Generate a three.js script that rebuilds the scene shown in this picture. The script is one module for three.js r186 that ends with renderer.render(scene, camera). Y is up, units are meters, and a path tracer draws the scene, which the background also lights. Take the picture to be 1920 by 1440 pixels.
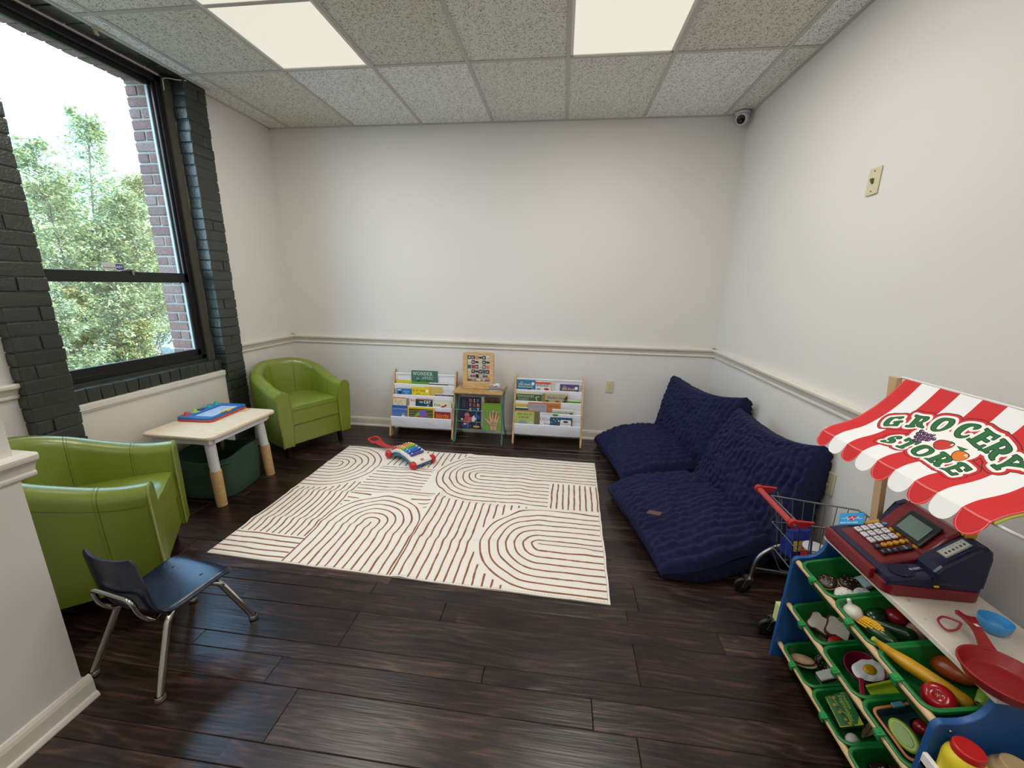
import * as THREE from 'three';
import { mergeGeometries, mergeVertices } from 'three/addons/utils/BufferGeometryUtils.js';
import { RoundedBoxGeometry } from 'three/addons/geometries/RoundedBoxGeometry.js';
import { ImprovedNoise } from 'three/addons/math/ImprovedNoise.js';
import { RectAreaLightUniformsLib } from 'three/addons/lights/RectAreaLightUniformsLib.js';

// ---------------------------------------------------------------- camera, sky, sun, lamps, exposure
const scene = new THREE.Scene();
const camera = new THREE.PerspectiveCamera(88.204, 1920 / 1440, 0.02, 200);
camera.rotation.order = 'YXZ';
camera.position.set(2.4671, 1.4356, 3.6904);
camera.rotation.set(-0.2437, 0.1176, 0.0191);
const renderer = new THREE.WebGLRenderer({ antialias: true });
renderer.toneMapping = THREE.LinearToneMapping;
renderer.toneMappingExposure = 1.4;
renderer.shadowMap.enabled = true;
RectAreaLightUniformsLib.init();
const PANEL_GLOW = [0.58, 0.555, 0.475], PANEL_LIGHT = 7.1, SKY_GAIN = 6.2, SUN = 8.5;

const perlin = new ImprovedNoise();
const noise = (x, y = 0, z = 0) => perlin.noise(x + 0.37, y + 0.71, z + 0.13);
const fbm = (x, y, z, n = 4) => { let s = 0, a = 0.5; for (let i = 0; i < n; i++) { s += a * noise(x, y, z); x *= 2.03; y *= 2.03; z *= 2.03; a *= 0.5; } return s; };
const clamp = (v, a = 0, b = 1) => Math.min(b, Math.max(a, v));
const bell = (v) => Math.exp(-v * v);
const mix = (a, b, t) => a + (b - a) * t;
const smooth = (a, b, v) => { const t = clamp((v - a) / (b - a)); return t * t * (3 - 2 * t); };
let seed = 20240607;
function rnd(a = 0, b = 1) { seed = (seed + 0x6D2B79F5) | 0; let t = Math.imul(seed ^ (seed >>> 15), 1 | seed); t = (t + Math.imul(t ^ (t >>> 7), 61 | t)) ^ t; return a + (b - a) * (((t ^ (t >>> 14)) >>> 0) / 4294967296); }
const half = THREE.DataUtils.toHalfFloat;
{
  // bright hazy sky with broken white cloud, the same all the way round
  const W = 1024, H = 512, d = new Uint16Array(W * H * 4);
  for (let j = 0; j < H; j++) for (let i = 0; i < W; i++) {
    const el = ((j + 0.5) / H - 0.5) * Math.PI, az = (i / W) * 2 * Math.PI;
    const x = Math.cos(el) * Math.cos(az), z = Math.cos(el) * Math.sin(az), y = Math.sin(el);
    const k = 2.2 / (Math.max(y, 0) + 0.45);
    const c = smooth(-0.16, 0.14, fbm(x * k, y * 2.2, z * k, 5));
    const hz = smooth(0.5, -0.05, y);
    const r = mix(mix(0.24, 0.36, hz), 0.9, c), g = mix(mix(0.5, 0.66, hz), 1.0, c), b = mix(0.95, 1.1, c);
    const o = (j * W + i) * 4;
    d[o] = half(r * SKY_GAIN); d[o + 1] = half(g * SKY_GAIN); d[o + 2] = half(b * SKY_GAIN); d[o + 3] = half(1);
  }
  const t = new THREE.DataTexture(d, W, H, THREE.RGBAFormat, THREE.HalfFloatType);
  t.mapping = THREE.EquirectangularReflectionMapping; t.magFilter = t.minFilter = THREE.LinearFilter; t.wrapS = THREE.RepeatWrapping; t.needsUpdate = true;
  scene.background = t;
}
const sun = new THREE.DirectionalLight(0xfff1dc, SUN);
sun.position.set(4, 11, -4); sun.target.position.set(-3, 1, 0.5);
sun.castShadow = true; sun.shadow.mapSize.set(2048, 2048);
Object.assign(sun.shadow.camera, { left: -9, right: 9, top: 9, bottom: -9, near: 0.5, far: 40 });
scene.add(sun, sun.target);

// ---------------------------------------------------------------- helpers
const V = (x, y, z) => new THREE.Vector3(x, y, z);
const used = {};
function numbered(n) { if (!(n in used)) { used[n] = 0; return n; } used[n]++; return n + '_' + String(used[n]).padStart(3, '0'); }
function tag(o, label, category, group, kind) { if (label) o.userData.label = label; if (category) o.userData.category = category; if (group) o.userData.group = group; if (kind) o.userData.kind = kind; return o; }
function thing(name, label, category, pos = [0, 0, 0], turn = 0, group) {
  const o = new THREE.Group(); o.name = numbered(name); scene.add(o); o.position.set(...pos); o.rotation.y = turn; return tag(o, label, category, group);
}
function clean(g) {
  g = g.index ? g.toNonIndexed() : g; const r = new THREE.BufferGeometry();
  r.setAttribute('position', g.attributes.position); if (!g.attributes.normal) g.computeVertexNormals();
  r.setAttribute('normal', g.attributes.normal);
  r.setAttribute('uv', g.attributes.uv || new THREE.BufferAttribute(new Float32Array(g.attributes.position.count * 2), 2)); return r;
}
const merge = (...a) => { a = a.flat(9).map(clean); return a.length > 1 ? mergeGeometries(a) : a[0]; };
function part(name, geo, mat, parent, label) {
  const m = new THREE.Mesh(Array.isArray(geo) ? merge(geo) : geo, mat); m.castShadow = m.receiveShadow = true;
  m.name = numbered(name); (parent || scene).add(m); if (label) m.userData.label = label; return m;
}
function struct(name, geo, mat, parent) { const m = part(name, geo, mat, parent); if (!parent) m.userData.kind = 'structure'; return m; }
function sub(name, parent, pos = [0, 0, 0], rot = [0, 0, 0]) { const g = new THREE.Group(); g.name = numbered(name); g.position.set(...pos); g.rotation.set(...rot); parent.add(g); return g; }
const at = (g, x = 0, y = 0, z = 0, rx = 0, ry = 0, rz = 0) => { g = g.clone(); g.applyMatrix4(new THREE.Matrix4().compose(V(x, y, z), new THREE.Quaternion().setFromEuler(new THREE.Euler(rx, ry, rz)), V(1, 1, 1))); return g; };
const box = (w, h, d, x = 0, y = 0, z = 0) => new THREE.BoxGeometry(w, h, d).translate(x, y, z);
const span = (x0, x1, y0, y1, z0, z1) => box(x1 - x0, y1 - y0, z1 - z0, (x0 + x1) / 2, (y0 + y1) / 2, (z0 + z1) / 2);
const rbox = (w, h, d, r, x = 0, y = 0, z = 0, s = 3) => new RoundedBoxGeometry(w, h, d, s, Math.min(r, w / 2.01, h / 2.01, d / 2.01)).translate(x, y, z);
const rspan = (x0, x1, y0, y1, z0, z1, r, s = 2) => rbox(x1 - x0, y1 - y0, z1 - z0, r, (x0 + x1) / 2, (y0 + y1) / 2, (z0 + z1) / 2, s);
const cyl = (r0, r1, h, x = 0, y = 0, z = 0, n = 24) => new THREE.CylinderGeometry(r0, r1, h, n).translate(x, y, z);
const ball = (r, x = 0, y = 0, z = 0, n = 20) => new THREE.SphereGeometry(r, n, Math.ceil(n * 0.7)).translate(x, y, z);
function rod(a, b, r, n = 12, r1 = r) {
  const d = b.clone().sub(a), g = new THREE.CylinderGeometry(r1, r, d.length(), n);
  g.applyQuaternion(new THREE.Quaternion().setFromUnitVectors(V(0, 1, 0), d.clone().normalize())); const c = a.clone().add(b).multiplyScalar(0.5); return g.translate(c.x, c.y, c.z);
}
const pts = (...p) => p.map((q) => V(...q));
const tube = (p, r, n = 48, m = 10, closed = false, tension = 0.5) => new THREE.TubeGeometry(new THREE.CatmullRomCurve3(p, closed, 'catmullrom', tension), n, r, m, closed);
function polytube(p, r, m = 10, bend = 0.03) {   // straight runs joined by rounded bends
  const c = new THREE.CurvePath(); let a = p[0];
  for (let i = 1; i < p.length - 1; i++) {
    const u = p[i - 1].clone().sub(p[i]), w = p[i + 1].clone().sub(p[i]), b = Math.min(bend, u.length() * 0.45, w.length() * 0.45);
    const s = p[i].clone().add(u.normalize().multiplyScalar(b)), e = p[i].clone().add(w.normalize().multiplyScalar(b));
    c.add(new THREE.LineCurve3(a, s)); c.add(new THREE.QuadraticBezierCurve3(s, p[i], e)); a = e;
  }
  c.add(new THREE.LineCurve3(a, p[p.length - 1]));
  return new THREE.TubeGeometry(c, p.length * 14, r, m, false);
}
const lathe = (p, n = 40) => new THREE.LatheGeometry(p.map((q) => new THREE.Vector2(...q)), n);
function shapeOf(p) { const s = new THREE.Shape(); p.forEach((q, i) => (i ? s.lineTo(...q) : s.moveTo(...q))); s.closePath(); return s; }
function rrect(w, h, r, x = 0, y = 0) {
  const s = new THREE.Shape(), a = x - w / 2, b = x + w / 2, c = y - h / 2, d = y + h / 2;
  s.moveTo(a + r, c); s.lineTo(b - r, c); s.quadraticCurveTo(b, c, b, c + r); s.lineTo(b, d - r); s.quadraticCurveTo(b, d, b - r, d); s.lineTo(a + r, d); s.quadraticCurveTo(a, d, a, d - r); s.lineTo(a, c + r); s.quadraticCurveTo(a, c, a + r, c); return s;
}
const extrude = (s, depth, bevel = 0, seg = 2, cs = 10) => new THREE.ExtrudeGeometry(s, { depth: depth - 2 * bevel, bevelEnabled: bevel > 0, bevelSize: bevel, bevelThickness: bevel, bevelOffset: -bevel, bevelSegments: seg, curveSegments: cs }).translate(0, 0, bevel);
function grid(nu, nv, f, closeU = false) {    // smooth parametric sheet, f(u, v) -> [x, y, z]
  const p = [], uv = [], ix = [];
  for (let j = 0; j <= nv; j++) for (let i = 0; i <= nu; i++) { p.push(...f(i / nu, j / nv)); uv.push(i / nu, j / nv); }
  for (let j = 0; j < nv; j++) for (let i = 0; i < nu; i++) { const a = j * (nu + 1) + i, b = a + 1, c = a + nu + 1, d = c + 1; ix.push(a, b, d, a, d, c); }
  let g = new THREE.BufferGeometry(); g.setAttribute('position', new THREE.Float32BufferAttribute(p, 3)); g.setAttribute('uv', new THREE.Float32BufferAttribute(uv, 2)); g.setIndex(ix); g.computeVertexNormals();
  if (closeU) { const n = g.attributes.normal; for (let j = 0; j <= nv; j++) { const a = j * (nu + 1), b = a + nu; const s = V(n.getX(a) + n.getX(b), n.getY(a) + n.getY(b), n.getZ(a) + n.getZ(b)).normalize(); n.setXYZ(a, s.x, s.y, s.z); n.setXYZ(b, s.x, s.y, s.z); } }
  return g;
}
function boxUV(g, k = 1, du = 0, dv = 0, turn = false) {   // uv in metres, by the face's main direction
  g = clean(g.clone()); const p = g.attributes.position, n = g.attributes.normal, u = g.attributes.uv.clone();
  for (let i = 0; i < p.count; i++) {
    const a = Math.abs(n.getX(i)), b = Math.abs(n.getY(i)), c = Math.abs(n.getZ(i)), x = p.getX(i), y = p.getY(i), z = p.getZ(i);
    let s, t; if (b >= a && b >= c) { s = x; t = z; } else if (a >= c) { s = z; t = y; } else { s = x; t = y; }
    if (turn) [s, t] = [t, s]; u.setXY(i, s * k + du, t * k + dv);
  }
  g.setAttribute('uv', u); return g;
}
const deform = (g, f) => { const p = g.attributes.position; for (let i = 0; i < p.count; i++) p.setXYZ(i, ...f(p.getX(i), p.getY(i), p.getZ(i))); g.computeVertexNormals(); return g; };
const weld = (g) => { g = g.clone(); g.deleteAttribute('uv'); g.deleteAttribute('normal'); g = mergeVertices(g, 1e-5); g.computeVertexNormals(); return g; };

// ---------------------------------------------------------------- textures and materials
function canvasTex(w, h, draw, o = {}) {
  const c = document.createElement('canvas'); c.width = w; c.height = h; const x = c.getContext('2d'); draw(x, w, h);
  const t = new THREE.CanvasTexture(c); t.colorSpace = o.linear ? THREE.NoColorSpace : THREE.SRGBColorSpace; t.wrapS = t.wrapT = THREE.RepeatWrapping; t.anisotropy = 8; if (o.rep) t.repeat.set(...o.rep); return t;
}
function dataTex(w, h, f, o = {}) {   // f(u, v) -> grey or [r, g, b] in 0..255 (sRGB)
  const d = new Uint8Array(w * h * 4);
  for (let j = 0; j < h; j++) for (let i = 0; i < w; i++) { let c = f(i / w, j / h); if (!c.length) c = [c, c, c]; const q = (j * w + i) * 4; d[q] = clamp(c[0], 0, 255); d[q + 1] = clamp(c[1], 0, 255); d[q + 2] = clamp(c[2], 0, 255); d[q + 3] = 255; }
  const t = new THREE.DataTexture(d, w, h); t.colorSpace = o.linear ? THREE.NoColorSpace : THREE.SRGBColorSpace; t.wrapS = t.wrapT = THREE.RepeatWrapping; t.magFilter = THREE.LinearFilter; t.minFilter = THREE.LinearMipmapLinearFilter; t.generateMipmaps = true; t.anisotropy = 8; if (o.rep) t.repeat.set(...o.rep); t.needsUpdate = true; return t;
}
const retex = (t, rx, ry) => { const c = t.clone(); c.repeat.set(rx, ry); c.needsUpdate = true; return c; };
const M = (color, roughness = 0.5, o = {}) => new THREE.MeshPhysicalMaterial({ color, roughness, side: THREE.DoubleSide, ...o });
const tileN = (u, v, k, n = 4, z = 0) => { // noise that repeats at 0..1
  const a = u * 2 * Math.PI, b = v * 2 * Math.PI, r = k / (2 * Math.PI); let s = 0, am = 0.5, f = 1;
  for (let i = 0; i < n; i++) { s += am * (noise(Math.cos(a) * r * f, Math.sin(a) * r * f + z, Math.cos(b) * r * f) + noise(Math.sin(b) * r * f + 7.7 + z, Math.cos(a) * r * f + 3.1, Math.sin(a + b) * r * f)); am *= 0.5; f *= 2; } return s;
};
const finePlaster = dataTex(512, 512, (u, v) => 128 + 90 * tileN(u, v, 60, 3), { linear: true });
const M_wall = M('#dcd9d5', 0.62, { bumpMap: finePlaster, bumpScale: 0.0006 });
const M_trim = M('#dcd7cc', 0.42);
const M_brickGreen = M('#282e28', 0.36, { ior: 1.55, clearcoat: 0.3, clearcoatRoughness: 0.22, bumpMap: dataTex(256, 256, (u, v) => 128 + 110 * tileN(u, v, 22, 4), { linear: true }), bumpScale: 0.003 });
const M_black = M('#0c0c0f', 0.4);
const M_chrome = M('#c9c7c2', 0.12, { metalness: 1 });
const M_zinc = M('#9a9da0', 0.3, { metalness: 1 });
const M_blackRubber = M('#121212', 0.45);
const M_darkGap = M('#0b0808', 0.8);
function woodTex(w, h, dark, light, rings, stretch, pore = 0.35) {
  return dataTex(w, h, (u, v) => {
    const n = fbm(u * stretch * 0.35, v * 6, 3.3, 4), m = fbm(u * stretch, v * 70, 9.1, 3), r = 0.5 + 0.5 * Math.sin((v * rings + n * 7) * 6.283);
    const t = clamp(0.55 * r + 0.45 + m * pore - 0.25 + n * 0.4); return [0, 1, 2].map((i) => mix(dark[i], light[i], t));
  });
}
const T_birch = woodTex(512, 512, [190, 158, 118], [226, 198, 158], 4, 3);
const M_birch = M('#faf0e0', 0.45, { map: T_birch });
const M_maple = M('#ffffff', 0.42, { map: woodTex(512, 512, [214, 196, 170], [230, 213, 188], 9, 2) });
const M_edge = M('#cfae83', 0.45);
// ---------------------------------------------------------------- the room
const H = 2.752, XL = -0.198, XR = 3.847, ZB = 5.2, RAIL = 0.922, PX = -0.14, WING = 0.885, WZ = 2.795;
{
  // hand-scraped dark plank floor
  const grain = (ox, dark, mid, light) => dataTex(2048, 512, (u, v) => {
    const x = u * 2.4 + ox, y = v * 0.6;
    const warp = fbm(x * 1.3, y * 7, 1.7 + ox, 4), rings = 0.5 + 0.5 * Math.sin((y * 26 + warp * 5.5) * 6.283);
    const streak = fbm(x * 5, y * 120, 4.4, 3), blot = fbm(x * 2.2, y * 5, 8.8 + ox, 4), pores = noise(x * 22, y * 520, 2.2);
    let t = 0.42 + 0.30 * (Math.pow(rings, 2.2) - 0.4) + 0.55 * streak + 0.8 * blot - (pores > 0.38 ? 0.16 : 0); t = clamp(t);
    return [0, 1, 2].map((i) => (t < 0.5 ? mix(dark[i], mid[i], t * 2) : mix(mid[i], light[i], t * 2 - 1)));
  });
  const A = grain(0, [24, 16, 14], [58, 42, 36], [110, 84, 71]), B = grain(41.3, [21, 14, 13], [50, 37, 32], [94, 72, 61]);
  const scrape = dataTex(1024, 512, (u, v) => {
    const x = u * 2.4, y = v * 0.6, w = fbm(x * 1.6, y * 9, 5.5, 3);
    return 128 + 75 * fbm(x * 2.2, y * 26 + w * 2, 2.1, 3) + 60 * Math.sin((x * 16 + w * 9)) * smooth(0.02, 0.3, fbm(x * 0.9, y * 4, 7.7, 2)) + 30 * fbm(x * 6, y * 190, 1.1, 2);
  }, { linear: true });
  const mats = [[A, '#ffffff'], [B, '#ffffff'], [A, '#d8ccd0'], [B, '#eadcd4'], [A, '#c4b4b0']].map(([m, c]) => M(c, 0.36, { map: m, bumpMap: scrape, bumpScale: 0.0022, roughness: 0.3 }));
  const floor = struct('floor', span(XL - 0.3, XR + 0.2, -0.14, -0.014, -0.2, ZB + 0.2), M_darkGap);
  const plank = (x0, x1, z0, z1) => {
    const c = 0.0022, g = 0.0005, y0 = -0.0135, du = rnd(0, 30), dv = rnd(0, 30); x0 += g; x1 -= g; z0 += g; z1 -= g;
    const P = [[x0, y0, z0], [x1, y0, z0], [x1, y0, z1], [x0, y0, z1], [x0, -c, z0], [x1, -c, z0], [x1, -c, z1], [x0, -c, z1], [x0 + c, 0, z0 + c], [x1 - c, 0, z0 + c], [x1 - c, 0, z1 - c], [x0 + c, 0, z1 - c]];
    const p = [], uv = []; const q = (...k) => { for (const i of [k[0], k[1], k[2], k[0], k[2], k[3]]) { p.push(...P[i]); uv.push(P[i][0] / 2.4 + du, P[i][2] / 0.6 + dv); } };
    q(11, 10, 9, 8); for (let i = 0; i < 4; i++) { const j = (i + 1) % 4; q(4 + i, 8 + i, 8 + j, 4 + j); q(i, 4 + i, 4 + j, j); }
    const geo = new THREE.BufferGeometry(); geo.setAttribute('position', new THREE.Float32BufferAttribute(p, 3)); geo.setAttribute('uv', new THREE.Float32BufferAttribute(uv, 2)); geo.computeVertexNormals();
    part('floor_plank', geo, mats[Math.floor(rnd(0, mats.length))], floor);
  };
  const joint = { 0: 1.585, 1: 1.445, 2: 1.042, 3: 1.632, 4: 2.003, 5: 1.63, 6: 1.69 }, wid = [0.18, 0.108, 0.071];
  const row = (k, z0, z1) => { let x = joint[k] ?? rnd(0.2, 1.4); while (x > XL) x -= 1.196; let a = XL - 0.02; for (x += 1.196; a < XR; x += 1.196) { const b = Math.min(x, XR + 0.02); if (b - a > 0.01) plank(a, b, z0, z1); a = b; } };
  let z = 2.838; for (let k = 0; z > 0; k++) { const w = wid[k % 3]; row(k, Math.max(z - w, -0.02), z); z -= w; }
  z = 2.838; for (let k = -1; z < 4.6; k--) { const w = wid[((k % 3) + 3) % 3]; row(k, z, z + w); z += w; }
}
{
  // lay-in ceiling: one fissured tile per cell of the grid
  const ceil = struct('ceiling', span(XL - 0.3, XR + 0.2, H + 0.12, H + 0.26, -0.2, ZB + 0.2), M_darkGap);
  const fiss = canvasTex(1024, 1024, (x, w) => {
    x.fillStyle = '#eef0f0'; x.fillRect(0, 0, w, w);
    for (let i = 0; i < 5200; i++) {
      const a = rnd(0, w), b = rnd(0, w), t = rnd(0, 6.28), l = rnd(6, 22); x.strokeStyle = `rgba(${rnd() < 0.82 ? '58,54,48' : '240,238,232'},${rnd(0.25, 0.7)})`; x.lineWidth = rnd(1.6, 4); x.lineCap = 'round';
      for (const dx of [0, -w, w]) { x.beginPath(); x.moveTo(a + dx, b); x.quadraticCurveTo(a + dx + Math.cos(t) * l * 0.5 + rnd(-5, 5), b + Math.sin(t) * l * 0.5 + rnd(-5, 5), a + dx + Math.cos(t + 0.6) * l, b + Math.sin(t + 0.6) * l); x.stroke(); }
    }
  });
  const fissB = canvasTex(1024, 1024, (x, w) => {
    x.fillStyle = '#a0a0a0'; x.fillRect(0, 0, w, w);
    for (let i = 0; i < 5200; i++) { const a = rnd(0, w), b = rnd(0, w), t = rnd(0, 6.28), l = rnd(5, 17); x.strokeStyle = `rgba(20,20,20,${rnd(0.3, 0.9)})`; x.lineWidth = rnd(1.4, 3.4); x.lineCap = 'round'; x.beginPath(); x.moveTo(a, b); x.lineTo(a + Math.cos(t) * l, b + Math.sin(t) * l); x.stroke(); }
  }, { linear: true });
  const mt = ['#ffffff', '#f6f3ec', '#ece8de'].map((c) => M(c, 0.9, { map: fiss, bumpMap: fissB, bumpScale: 0.002 }));
  const M_tee = M('#b9b8b2', 0.5, { metalness: 0.0 });
  const S = 0.61, D1 = 0.9235, XC = PX + 0.02;
  const xs = [XL, 0, S, 2 * S, 3 * S, 4 * S, 5 * S, 6 * S, XR], zs = [0, D1]; while (zs[zs.length - 1] < ZB) zs.push(Math.min(ZB, zs[zs.length - 1] + S));
  const lit = (i, j) => (i === 2 || i === 5) && (j === 1 || j === 2 || j === 5 || j === 6);
  for (let i = 0; i < xs.length - 1; i++) for (let j = 0; j < zs.length - 1; j++) {
    if (lit(i, j)) continue; const x0 = Math.max(xs[i], i === 0 && j > 0 ? XC : XL) + 0.006, g = boxUV(span(x0, xs[i + 1] - 0.006, H + 0.004, H + 0.018, zs[j] + 0.006, zs[j + 1] - 0.006), 1.64, rnd(0, 9), rnd(0, 9));
    part('ceiling_tile', g, mt[Math.floor(rnd(0, 3))], ceil);
  }
  for (let i = 1; i < xs.length - 1; i++) part('grid_bar', span(xs[i] - 0.012, xs[i] + 0.012, H - 0.001, H + 0.006, 0, ZB), M_tee, ceil);
  for (let j = 1; j < zs.length - 1; j++) part('grid_bar', span(j > 0 ? XC : XL, XR, H - 0.0005, H + 0.006, zs[j] - 0.012, zs[j] + 0.012), M_tee, ceil);
  part('wall_angle', [span(XL, XR, H - 0.002, H + 0.004, 0, 0.02), span(XR - 0.02, XR, H - 0.002, H + 0.004, 0, ZB), span(XL, XL + 0.02, H - 0.002, H + 0.004, 0, 0.72), span(XC - 0.005, XC + 0.02, H - 0.002, H + 0.02, 0.72, WZ)], M_tee, ceil);
  const M_glow = new THREE.MeshStandardMaterial({ color: '#303030', roughness: 0.6, emissive: new THREE.Color().setRGB(...PANEL_GLOW), emissiveIntensity: 1 });
  for (const [i, j, label] of [[2, 1, 'glowing flat ceiling light panel nearest the window'], [5, 1, 'glowing flat ceiling light panel nearest the switch plate wall'], [2, 5, 'flat ceiling light panel behind the viewer, window side'], [5, 5, 'flat ceiling light panel behind the viewer, right side']]) {
    const x0 = xs[i] + 0.012, x1 = xs[i + 1] - 0.012, z0 = zs[j] + 0.012, z1 = zs[j + 2] - 0.012, cx = (x0 + x1) / 2, cz = (z0 + z1) / 2;
    const t = thing('ceiling_light', label, 'ceiling light', [cx, H, cz]); const w = x1 - x0, d = z1 - z0;
    part('diffuser', box(w - 0.03, 0.004, d - 0.03, 0, 0.004, 0), M_glow, t);
    part('frame', [box(w, 0.012, 0.016, 0, 0.004, -d / 2 + 0.008), box(w, 0.012, 0.016, 0, 0.004, d / 2 - 0.008), box(0.016, 0.012, d, -w / 2 + 0.008, 0.004, 0), box(0.016, 0.012, d, w / 2 - 0.008, 0.004, 0), box(w, 0.01, d, 0, 0.03, 0)], M('#d9d7cf', 0.4), t);
    const L = new THREE.RectAreaLight(new THREE.Color().setRGB(1, 0.955, 0.885), PANEL_LIGHT, w - 0.04, d - 0.04); L.position.set(cx, H - 0.004, cz); L.lookAt(cx, 0, cz); scene.add(L);
  }
  const v = thing('air_vent', 'dark slatted air vent set in the ceiling beside the window side light panel', 'air vent', [3 * S - S / 2, H, zs[2] + S / 2]);
  part('frame', [box(0.58, 0.008, 0.58, 0, -0.002, 0)], M('#8f8d87', 0.5), v); for (let k = 0; k < 14; k++) part('slat', at(box(0.52, 0.002, 0.03), 0, -0.01, -0.25 + k * 0.0385, 0.6), M_black, v);
}
// walls with thickness; the left one has the window opening
const WO = { z0: 0.93, z1: 1.965, y0: 0.83, y1: 2.745, xo: -0.31 };
struct('wall_back', boxUV(span(XL - 0.12, XR + 0.15, -0.1, H + 0.25, -0.15, 0)), M_wall);
struct('wall_right', boxUV(span(XR, XR + 0.15, -0.1, H + 0.25, -0.1, ZB)), M_wall);
struct('wall_front', boxUV(span(XL - 0.12, XR + 0.15, -0.1, H + 0.25, ZB, ZB + 0.15)), M_wall);
struct('wall_near', boxUV(span(XL - 0.12, WING, -0.1, H + 0.25, WZ, ZB + 0.05)), M_wall);
struct('wall_left', [span(WO.xo, XL, -0.1, H + 0.25, -0.1, 0.74), span(WO.xo, XL, -0.1, H + 0.25, 2.09, WZ + 0.05), span(WO.xo, XL, -0.1, 0.74, 0.74, 2.09), span(WO.xo, PX - 0.117, 0.7, H + 0.25, 0.74, WO.z0), span(WO.xo, PX - 0.117, 0.7, H + 0.25, WO.z1, 2.09), span(WO.xo, PX - 0.12, WO.y1, H + 0.25, WO.z0, WO.z1)].map((g) => boxUV(g)), M_wall);
{
  // mouldings: chair rail, baseboard
  const rail = shapeOf([[0, 0], [0.006, 0], [0.012, 0.006], [0.013, 0.014], [0.009, 0.02], [0.011, 0.028], [0.016, 0.042], [0.026, 0.053], [0.034, 0.058], [0.036, 0.066], [0.036, 0.074], [0.032, 0.08], [0, 0.08]]);
  const base = shapeOf([[0, 0], [0.026, 0], [0.026, 0.006], [0.022, 0.016], [0.014, 0.02], [0.014, 0.066], [0.011, 0.078], [0.006, 0.088], [0, 0.09]]);
  const run = (s, len, x, y, z, turn) => at(extrude(s, len, 0), x, y, z, 0, turn, 0);
  const y = RAIL - 0.08, q = Math.PI / 2;
  let n = 0; const trim = (g) => struct('trim_' + (++n), g, M_trim);
  trim(run(rail, XR - XL, XR, y, 0, -q)); trim(run(rail, 3.6, XR, y, 3.6, Math.PI)); trim(run(rail, 0.735, XL, y, 0, 0)); trim(run(rail, WZ - 2.1, XL, y, 2.1, 0));
  trim([run(rail, ZB - WZ + 0.03, WING, y, WZ - 0.034, 0), span(0.3, WING, y + 0.05, RAIL, WZ - 0.034, WZ), span(0.3, WING, y, y + 0.05, WZ - 0.012, WZ)]);
  const bb = (name, g) => struct(name, g, M_trim);
  bb('baseboard_back', run(base, XR - XL, XR, 0, 0, -q)); bb('baseboard_right', run(base, 4.6, XR, 0, 4.6, Math.PI)); bb('baseboard_left', run(base, 0.735, XL, 0, 0, 0));
  bb('baseboard_near', [run(base, ZB - WZ + 0.02, WING, 0, WZ - 0.02, 0), span(0.1, WING, 0, 0.08, WZ - 0.014, WZ), span(0.1, WING + 0.01, 0, 0.014, WZ - 0.024, WZ)]);
  // white apron under the window sill
  trim([span(XL - 0.01, -0.172, 0.10, 0.705, 0.9, 1.905), rspan(XL, -0.158, 0.703, 0.742, 0.902, 1.905, 0.006), rspan(XL, -0.164, 0.693, 0.705, 0.902, 1.905, 0.004)]);
}
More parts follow.
